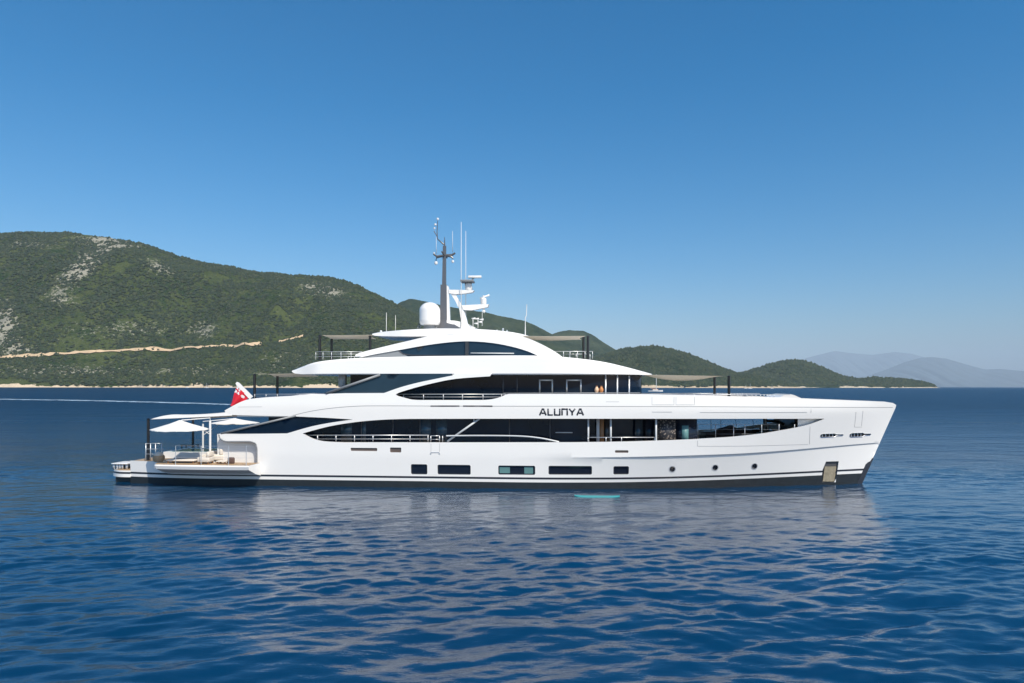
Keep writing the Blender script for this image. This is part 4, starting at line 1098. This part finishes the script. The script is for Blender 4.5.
# parasols
def parasol(c, rx, drop, pole, label):
    t_ = thing('cantilever_parasol', (pole[0], pole[1], zdeck), label, 'parasol', 'white cantilever parasols on the beach deck')
    n = 8; mb = MB(); rings = []
    for rr, hh in ((.03, 0), (.35, -.37), (.7, -.71), (1, -1)):
        ring = []
        for k in range(32):
            a = 2*math.pi*k/32; seg = abs(math.sin(a*n/2)); am = (a+math.pi/n) % (2*math.pi/n)-math.pi/n; q = rx*rr*math.cos(math.pi/n)/math.cos(am)*1.03; seg *= -.5
            ring.append((c[0]+q*math.cos(a), c[1]+q*math.sin(a), c[2]+drop*hh-.06*rr*rr*(seg)))
        rings.append(ring)
    mb.loft(rings, False)
    rings2 = [[(x, y, z-.02) for x, y, z in r_] for r_ in rings]; mb.loft([r_[::-1] for r_ in rings2], False)
    mb.loft([[(x, y, z) for x, y, z in rings[-1]], [(x, y, z-.05) for x, y, z in rings[-1]]], False)
    mb.build('canopy', M['canvas'], t_)
    mb = MB(); mb.tube([(pole[0], pole[1], zdeck), (pole[0], pole[1], pole[2])], .07, 8); mb.lathe((pole[0], pole[1], zdeck), [(.32, 0), (.32, .06), (.1, .09)], 14); mb.build('pole', M['white2'], t_)
    mb = MB(); top_ = Vector((pole[0], pole[1], pole[2]-.15)); ap = Vector(c)
    mb.tube([top_, top_+Vector((0, 0, .35)), ap+Vector((.1, 0, .0))], .035, 6); mid = top_.lerp(ap, .45)
    mb.tube([Vector((pole[0], pole[1], pole[2]-.9)), mid+Vector((0, 0, -.25))], .03, 6); mb.build('arm', M['white2'], t_)
    for k in range(8):
        a = 2*math.pi*(k+.5)/8; mb = MB(); mb.tube([(c[0], c[1], c[2]-.10), (c[0]+rx*.94*math.cos(a), c[1]+rx*.94*math.sin(a), c[2]-drop-.06)], .014, 4); mb.build('rib', M['white2'], t_)
    return t_
c = P3(180, 420.2, -5.0); p = P3(210.2, 421, -4.6)
parasol(c, 28*42.6/683, .62, p, 'nearer white cantilever parasol over the side terrace, beside its pale post')
c = P3(235, 418.4, 5.2); p = P3(203, 424, 5.0)
parasol(c, 23*53.5/683, .38, p, 'farther white parasol partly under the overhang of the upper deck')

# beach deck furniture
def cushion_thing(name, x, y, z, dx, dy, dz, mat, label, cat, back=0, group=None, seat2=None):
    t_ = thing(name, (x, y, z), label, cat, group); mb = MB()
    mb.box(x-dx/2, x+dx/2, y-dy/2, y+dy/2, z+.12, z+dz*.55, .06); mb.build('seat', M[mat], t_)
    mb = MB()
    if back: mb.box(x+(dx/2-.22), x+dx/2, y-dy/2+.02, y+dy/2-.02, z+dz*.56, z+dz, .07); mb.build('backrest', M[mat], t_); mb = MB()
    for u in (-1, 1):
        for v in (-1, 1): mb.box(x+u*(dx/2-.1)-.04, x+u*(dx/2-.1)+.04, y+v*(dy/2-.1)-.04, y+v*(dy/2-.1)+.04, z, z+.13)
    mb.build('feet', M['wood'], t_); return t_
zd = zdeck+.026
def at(px, y): return LP(px, 458, -y)[0]
cushion_thing('sun_lounger', at(183, 4.9), -4.9, zd, 1.9, .75, .42, 'cushion', 'low cream lounger by the terrace rail under the nearer parasol', 'lounger')
cushion_thing('deck_sofa', at(213, 4.0), -3.8, zd, 1.5, .9, .85, 'cushion', 'cream sofa beside the post of the nearer parasol', 'sofa', 1)
cushion_thing('armchair', at(205, 5.3), -5.2, zd, .8, .75, .80, 'cushion', 'cream armchair on the terrace left of the parasol post', 'armchair', 1)
cushion_thing('footstool', at(222, 5.2), -5.1, zd, .7, .6, .36, 'cushion', 'low cream footstool right of the parasol post', 'footstool')
t_ = thing('basket_stool', (at(157, 4.6), -4.4, zd), 'round woven tan stool with a cream cushion by the aft black pole', 'stool')
c = (at(157, 4.6), -4.4, zd); MB().lathe(c, [(.26, 0), (.36, .15), (.38, .3), (.34, .42)], 18).build('basket', M['tan'], t_); MB().lathe((c[0]-.02, c[1], c[2]+.42), [(.3, 0), (.3, .1), (.2, .2), (.02, .24)], 16).build('cushion', M['cushion'], t_)
t_ = thing('scatter_cushion', (at(230.5, 5.2), -5.1, zd), 'dark brown scatter cushion leaning at the end of the terrace', 'cushion'); c = (at(230.5, 5.2), -5.1, zd)
mb = MB(); mb.box(c[0]-.22, c[0]+.22, c[1]-.1, c[1]+.1, c[2]+.0, c[2]+.42, .08); o = mb.build('cover', M['brown'], t_)
t_ = thing('plunge_pool', (at(192, 1.5), -1.0, zdeck), 'small raised plunge pool with turquoise water on the beach deck', 'pool')
xc = at(190, 1.5); mb = MB()
for a_ in ((xc-1.6, xc+1.6, -2.1, -1.9), (xc-1.6, xc+1.6, .9, 1.1), (xc-1.6, xc-1.4, -1.9, .9), (xc+1.4, xc+1.6, -1.9, .9)): mb.box(a_[0], a_[1], a_[2], a_[3], zdeck, zdeck+.45)
mb.build('rim', M['white2'], t_); MB().box(xc-1.4, xc+1.4, -1.9, .9, zdeck+.05, zdeck+.42).build('water', M['pool'], t_)
t_ = thing('low_table', (at(190, -2.6), 2.6, zdeck), 'dark low table beyond the plunge pool', 'table'); xc = at(190, -2.6)
MB().box(xc-.55, xc+.55, 2.2, 3.0, zdeck+.52, zdeck+.58, .01).build('table_top', M['dark'], t_)
for u in (-1, 1):
    for v in (2.3, 2.9): MB().box(xc+u*.48-.03, xc+u*.48+.03, v-.03, v+.03, zdeck, zdeck+.52).build('leg', M['dark'], t_)
# orange pots behind the upper deck front glass
for i, (px, dxy) in enumerate(((596.6, 0), (601.2, .25))):
    x, z = LP(px, 392.5, -3.75); t_ = thing('ceramic_jar', (x, -3.85, z), ['small pale orange jar standing on the upper deck ledge, the left one', 'small rust orange jar standing on the upper deck ledge, the right one'][i], 'jar', 'jars on the upper deck ledge')
    MB().lathe((x, -3.85, z), [(.07, 0), (.13, .1), (.14, .22), (.08, .33), (.06, .38)], 14).build('vessel', M['lamp'] if i else simple('pale_ceramic', (.75, .5, .32), .5), t_)
    MB().lathe((x, -3.85, z+.385), [(.075, 0), (.075, .03), (.02, .05)], 12).build('lid', M['wood'], t_)

# ensign on a raked white staff
sa_ = P3(251.5, 398, 0); sb_ = P3(236.5, 382.6, 0)
t_ = thing('ensign', sa_, 'red ensign flag hanging from a raked white staff at the stern', 'flag')
mb = MB(); d = (Vector(sb_)-Vector(sa_)).normalized(); n_ = Vector((-d.z, 0, d.x)) if d.x else Vector((1, 0, 0)); hw = .11
r_ = []
for q, w_ in ((Vector(sa_), .15), (Vector(sa_).lerp(Vector(sb_), .9), .13), (Vector(sb_), .07)):
    r_.append([q+n_*w_+Vector((0, -.05, 0)), q-n_*w_+Vector((0, -.05, 0)), q-n_*w_+Vector((0, .05, 0)), q+n_*w_+Vector((0, .05, 0))])
mb.loft(r_).build('flagstaff', M['white'], t_)
def flag():
    nu, nv = 26, 30; V = {}; tops = Vector(P3(238, 385.4, 0)); tope = Vector(P3(248.2, 396.3, 0))
    for i in range(nu+1):
        for j in range(nv+1):
            u, v = i/nu, j/nv; h_ = tops.lerp(tope, u)
            # cloth falls from the staff, gathered to the left
            L_ = 1.5-.85*u; x = h_.x-.62*v*(1-.5*u)-.06*math.sin(v*5+u*4); z = h_.z-L_*v
            y = -.05+.16*math.sin(u*9+v*3.2)*(.3+v)*.6
            V[i, j] = (x, y, z)
    groups = {'red': [], 'navy': [], 'wcloth': []}
    for i in range(nu):
        for j in range(nv):
            u, v = (i+.5)/nu, (j+.5)/nv; k = 'red'
            if u < .40 and v < .34:
                a, b = u/.40, v/.34; k = 'navy'
                if abs(a-b) < .13 or abs(a+b-1) < .13 or abs(a-.5) < .17 or abs(b-.5) < .17: k = 'wcloth'
                if abs(a-.5) < .07 or abs(b-.5) < .07: k = 'red'
            if (u-.62)**2+(v-.34)**2 < .012: k = 'wcloth'
            groups[k].append((i, j))
    verts = [V[i, j] for i in range(nu+1) for j in range(nv+1)]
    idx = lambda i, j: i*(nv+1)+j
    F = []; mi = []
    for m_, k in enumerate(groups):
        for i, j in groups[k]: F.append((idx(i, j), idx(i+1, j), idx(i+1, j+1), idx(i, j+1))); mi.append(m_)
    off = BASE[t_.name]; me = bpy.data.meshes.new('cloth'); me.from_pydata([tuple(Vector(v)-off) for v in verts], [], F)
    for k in groups: me.materials.append(M[k])
    me.polygons.foreach_set('material_index', mi); me.polygons.foreach_set('use_smooth', [True]*len(F)); me.update()
    o = bpy.data.objects.new('cloth', me); COL.objects.link(o); o.parent = t_
flag()

# stowed tender in the open forward bay
def tender():
    xc0 = LP(704, 430, -.5)[0]; xc1 = LP(768, 430, -.5)[0]; z0 = ZM+.25
    t_ = thing('tender', ((xc0+xc1)/2, .2, ZM), 'dark tender boat under a black cover in the open forward bay', 'tender'); rings = []
    n = 24
    for i in range(n+1):
        u = i/n; x = xc0+(xc1-xc0)*u; w_ = 1.05*(1-max(0, (u-.5)/.5)**2.6)*(.9+.1*min(1, u*8)); w_ = max(w_, .03); sh = z0+.55+.25*u*u
        rings.append([(x, .2-w_, sh), (x, .2-w_*.9, z0+.25+.2*u*u), (x, .2, z0+.25*u**3), (x, .2+w_*.9, z0+.25+.2*u*u), (x, .2+w_, sh)])
    MB().loft(rings).build('hull', M['stripe'], t_)
    rings = []
    for i in range(n+1):
        u = i/n; x = xc0+.1+(xc1-xc0-.3)*u; w_ = max(.03, 1.0*(1-max(0, (u-.5)/.5)**2.6)); sh = z0+.56+.25*u*u; hp = .22+.38*math.exp(-((u-.45)/.22)**2)+.03*math.sin(u*30)
        rings.append([(x, .2-w_, sh), (x, .2-w_*.6, sh+hp*.8), (x, .2, sh+hp), (x, .2+w_*.6, sh+hp*.8), (x, .2+w_, sh)])
    MB().loft(rings).build('cover', M['dark'], t_)
    mb = MB()
    for u in (.2, .75):
        x = xc0+(xc1-xc0)*u; mb.box(x-.1, x+.1, -.5, .9, ZM, z0+.2)
    mb.build('cradle', M['grey'], t_)
tender()
t_ = thing('rescue_boat', (LP(782, 430, 0)[0], 0, ZM), 'small black covered rescue boat at the front of the open bay', 'boat')
xc = LP(781, 430, 0)[0]; rings = []
for i in range(15):
    u = i/14; x = xc-1.3+2.3*u; w_ = .8*math.sqrt(max(.02, 1-(2*u-1)**4)); hh = ZM+.95+.35*math.sin(u*3.0)+.1*math.sin(u*11)
    rings.append([(x, -w_, ZM+.5), (x, -w_*.9, hh-.2), (x, 0, hh), (x, w_*.9, hh-.2), (x, w_, ZM+.5), (x, 0, ZM+.3)])
MB().loft(rings).build('cover', M['dark'], t_)
mb = MB()
for u in (-.6, .6): mb.box(xc+u-.08, xc+u+.08, -.6, .6, ZM, ZM+.45)
mb.build('cradle', M['grey'], t_)
t_ = thing('davit_crane', (LP(766, 430, -1)[0], -1.2, ZM), 'dark upright davit crane between the two covered boats', 'crane'); xc = LP(765, 430, -1.2)[0]
MB().tube([(xc, -1.2, ZM), (xc, -1.2, ZC-.05)], .13, 10).build('post', M['dark'], t_)
MB().tube([(xc, -1.2, ZC-.25), (xc+.9, -.6, ZC-.3), (xc+1.6, 0, ZC-.5)], .09, 8).build('jib', M['dark'], t_)

# turquoise board floating by the hull
x, z = LP(597, 495.4, -7.0); t_ = thing('paddle_board', (x, -7.0, .02), 'turquoise paddle board floating against the hull side', 'board'); mb = MB(); rings = []
for i in range(21):
    u = i/20; xx = x-1.35+2.7*u; w_ = .38*math.sqrt(max(.01, 1-abs(2*u-1)**2.6)); rise = .10*abs(2*u-1)**3
    rings.append([(xx, -7.0+w_*math.cos(a), -.02+rise*.5+.06*math.sin(a)) for a in [2*math.pi*k/10 for k in range(10)]])
mb.loft(rings).build('deck', M['turq'], t_)
mb = MB(); mb.prism([(x-1.15, -.02), (x-.95, -.02), (x-1.1, -.2)], -7.01, -6.99); mb.build('fin', M['dark'], t_)

# ================================================================== FAR BOATS
def sailboat(px, py, L, label, name='sailing_boat', flip=1, D=None):
    d = ray(px, py); t = D or -CH/d.z; loc = (d.x*t, t, 0)
    t_ = thing(name, loc, label, 'sailboat', 'sailing boats anchored off the far shore', yacht=False)
    BASE[t_.name] = Vector((0, 0, 0)); mb = MB(); rings = []
    for i in range(13):
        u = i/12; x = flip*L*(u-.5); w_ = max(.02, L*.15*(1-max(0, (u-.45)/.55)**2.2)*(.75+.25*min(1, u*4))); fb = L*.075*(1+.35*u)
        rings.append([(x, -w_, fb), (x, -w_*.8, -.2), (x, w_*.8, -.2), (x, w_, fb)])
    mb.loft(rings).build('hull', M['white2'], t_)
    MB().box(-L*.2, L*.15, -L*.07, L*.07, L*.08, L*.14, L*.01).build('cabin', M['white2'], t_)
    MB().tube([(L*.05, 0, L*.08), (L*.05, 0, L*1.15)], max(.10, L*.024), 6).build('mast', M['frame'], t_)
    MB().tube([(L*.05, 0, L*.20), (-L*.36, 0, L*.20)], L*.014, 6).build('boom', M['wood'], t_)
    return t_
g = sailboat(655.5, 391.6, 19, 'white sailing yacht with brown deckhouse, largest of the far boats, seen over the foredeck')
MB().box(-4.5, 3.5, -1.3, 1.3, 2.4, 3.4, .2).build('deckhouse', M['wood'], g)
sailboat(745.6, 387.6, 11, 'left boat of the close pair of white sailboats off the far shore', D=2150)
sailboat(750.0, 387.6, 14, 'right, taller boat of the close pair of white sailboats off the far shore', D=2150)
sailboat(771.8, 387.6, 12, 'lone white sailboat right of the close pair, below the rounded hill', D=2250)
sailboat(206.5, 386, 13, 'small white sailboat with bare mast under the left hillside shore', D=2050)
def motorboat(px, L, D, label):
    d = ray(px, 386); loc = (d.x*D, D, 0); t_ = thing('motor_boat', loc, label, 'motorboat', 'motor boats by the left shore', yacht=False); BASE[t_.name] = Vector()
    rings = []
    for i in range(11):
        u = i/10; x = L*(u-.5); w_ = max(.02, L*.16*(1-max(0, (u-.5)/.5)**2)); fb = L*.09*(1+.3*u); rings.append([(x, -w_, fb), (x, -w_*.7, -.2), (x, w_*.7, -.2), (x, w_, fb)])
    MB().loft(rings).build('hull', M['white2'], t_); MB().box(-L*.25, L*.12, -L*.1, L*.1, L*.09, L*.22, L*.02).build('cabin', M['white2'], t_)
motorboat(187, 11, 2050, 'white motor boat left of the small sailboat at the shore')
motorboat(231.5, 12, 2050, 'white motor boat right of the small sailboat, by the ensign')

# long thin wake crossing the water on the left
def wake():
    pts = []
    for px, py in ((-60, 398.2), (0, 399.2), (60, 400), (110, 401), (160, 402.3), (200, 403.4), (232, 404.6)):
        d = ray(px, py); t = -CH/d.z; pts.append((d.x*t, t))
    P = spl(pts, 12); me = []; n = len(P); r0 = random.Random(3)
    V = []; F = []
    for i, (x, y) in enumerate(P):
        w_ = (7.5-3.0*i/n)*(.8+.4*r0.random()); V += [(x, y-w_, .02), (x, y, .10), (x, y+w_*.8, .02)]
    for i in range(n-1): F += [(3*i, 3*i+3, 3*i+4, 3*i+1), (3*i+1, 3*i+4, 3*i+5, 3*i+2)]
    m, t, p = nodes('foam'); p.inputs['Base Color'].default_value = (.38, .50, .60, 1); p.inputs['Roughness'].default_value = .7
    N = t.nodes; g = N.new('ShaderNodeNewGeometry'); nz = N.new('ShaderNodeTexNoise'); nz.inputs['Scale'].default_value = .25; nz.inputs['Detail'].default_value = 6
    t.links.new(g.outputs['Position'], nz.inputs['Vector']); r_ = N.new('ShaderNodeMapRange'); r_.inputs['From Min'].default_value = .35; r_.inputs['From Max'].default_value = .6
    t.links.new(nz.outputs[0], r_.inputs['Value']); t.links.new(r_.outputs[0], p.inputs['Alpha'])
    o = mesh_obj('boat_wake', V, F, m); tag(o, 'long pale foam line of a passing boat on the sea at left', 'wake', kind='stuff')
wake()

# ------------------------------------------------------------------ give every separate piece of a part an object of its own
def split_parts():
    def clusters(me):
        n = len(me.vertices); par = list(range(n))
        def f(a):
            while par[a] != a: par[a] = par[par[a]]; a = par[a]
            return a
        for e in me.edges:
            a, b = f(e.vertices[0]), f(e.vertices[1])
            if a != b: par[a] = b
        isl = {}
        for i in range(n): isl.setdefault(f(i), []).append(i)
        co = np.empty(n*3); me.vertices.foreach_get('co', co); co = co.reshape(-1, 3)
        L = list(isl.values())
        if len(L) < 2 or len(L) > 400: return None
        bb = [(co[l].min(0)-.012, co[l].max(0)+.012) for l in L]; g = list(range(len(L)))
        def h(a):
            while g[a] != a: a = g[a]
            return a
        for i in range(len(L)):
            for j in range(i):
                if (bb[i][0] <= bb[j][1]).all() and (bb[j][0] <= bb[i][1]).all(): g[h(i)] = h(j)
        out = {}
        for i in range(len(L)): out.setdefault(h(i), []).extend(L[i])
        return [sorted(v) for v in out.values()] if len(out) > 1 else None
    KEEP = {'hull'}
    def depth(o):
        d = 0
        while o.parent: o = o.parent; d += 1
        return d
    objs = [o for o in bpy.data.objects if o.type == 'MESH' and o.parent and o.name.split('.')[0] not in KEEP]
    made = {}
    for o in sorted(objs, key=depth):
        cl = clusters(o.data)
        cand = made.get(o.parent.name)
        pieces = [o]
        if cl:
            me = o.data; pieces = []
            owner = {}
            for k, c in enumerate(cl):
                for v in c: owner[v] = k
            polys = [[] for _ in cl]
            for p in me.polygons: polys[owner[p.vertices[0]]].append(p)
            sharp = {tuple(sorted(e.vertices)) for e in me.edges if e.use_edge_sharp}
            for k, c in enumerate(cl):
                if not polys[k]: continue
                mp = {v: i for i, v in enumerate(c)}; m2 = bpy.data.meshes.new(o.name.split('.')[0])
                m2.from_pydata([me.vertices[v].co[:] for v in c], [], [[mp[v] for v in p.vertices] for p in polys[k]])
                for m_ in me.materials: m2.materials.append(m_)
                for q, p in zip(m2.polygons, polys[k]): q.use_smooth = True; q.material_index = p.material_index
                inv = c
                for e in m2.edges:
                    if tuple(sorted((inv[e.vertices[0]], inv[e.vertices[1]]))) in sharp: e.use_edge_sharp = True
                if not pieces: o.data = m2; pieces.append(o)
                else:
                    n = o.copy(); n.data = m2; COL.objects.link(n); pieces.append(n)
        def cen(x):
            a = np.empty(len(x.data.vertices)*3); x.data.vertices.foreach_get('co', a); a = a.reshape(-1, 3); return (a.min(0)+a.max(0))/2
        made[o.name] = [(p, cen(p)) for p in pieces]
        if cand and len(cand) > 1:
            for p, c in made[o.name]: p.parent = min(cand, key=lambda q: np.linalg.norm(q[1]-c))[0]
split_parts()
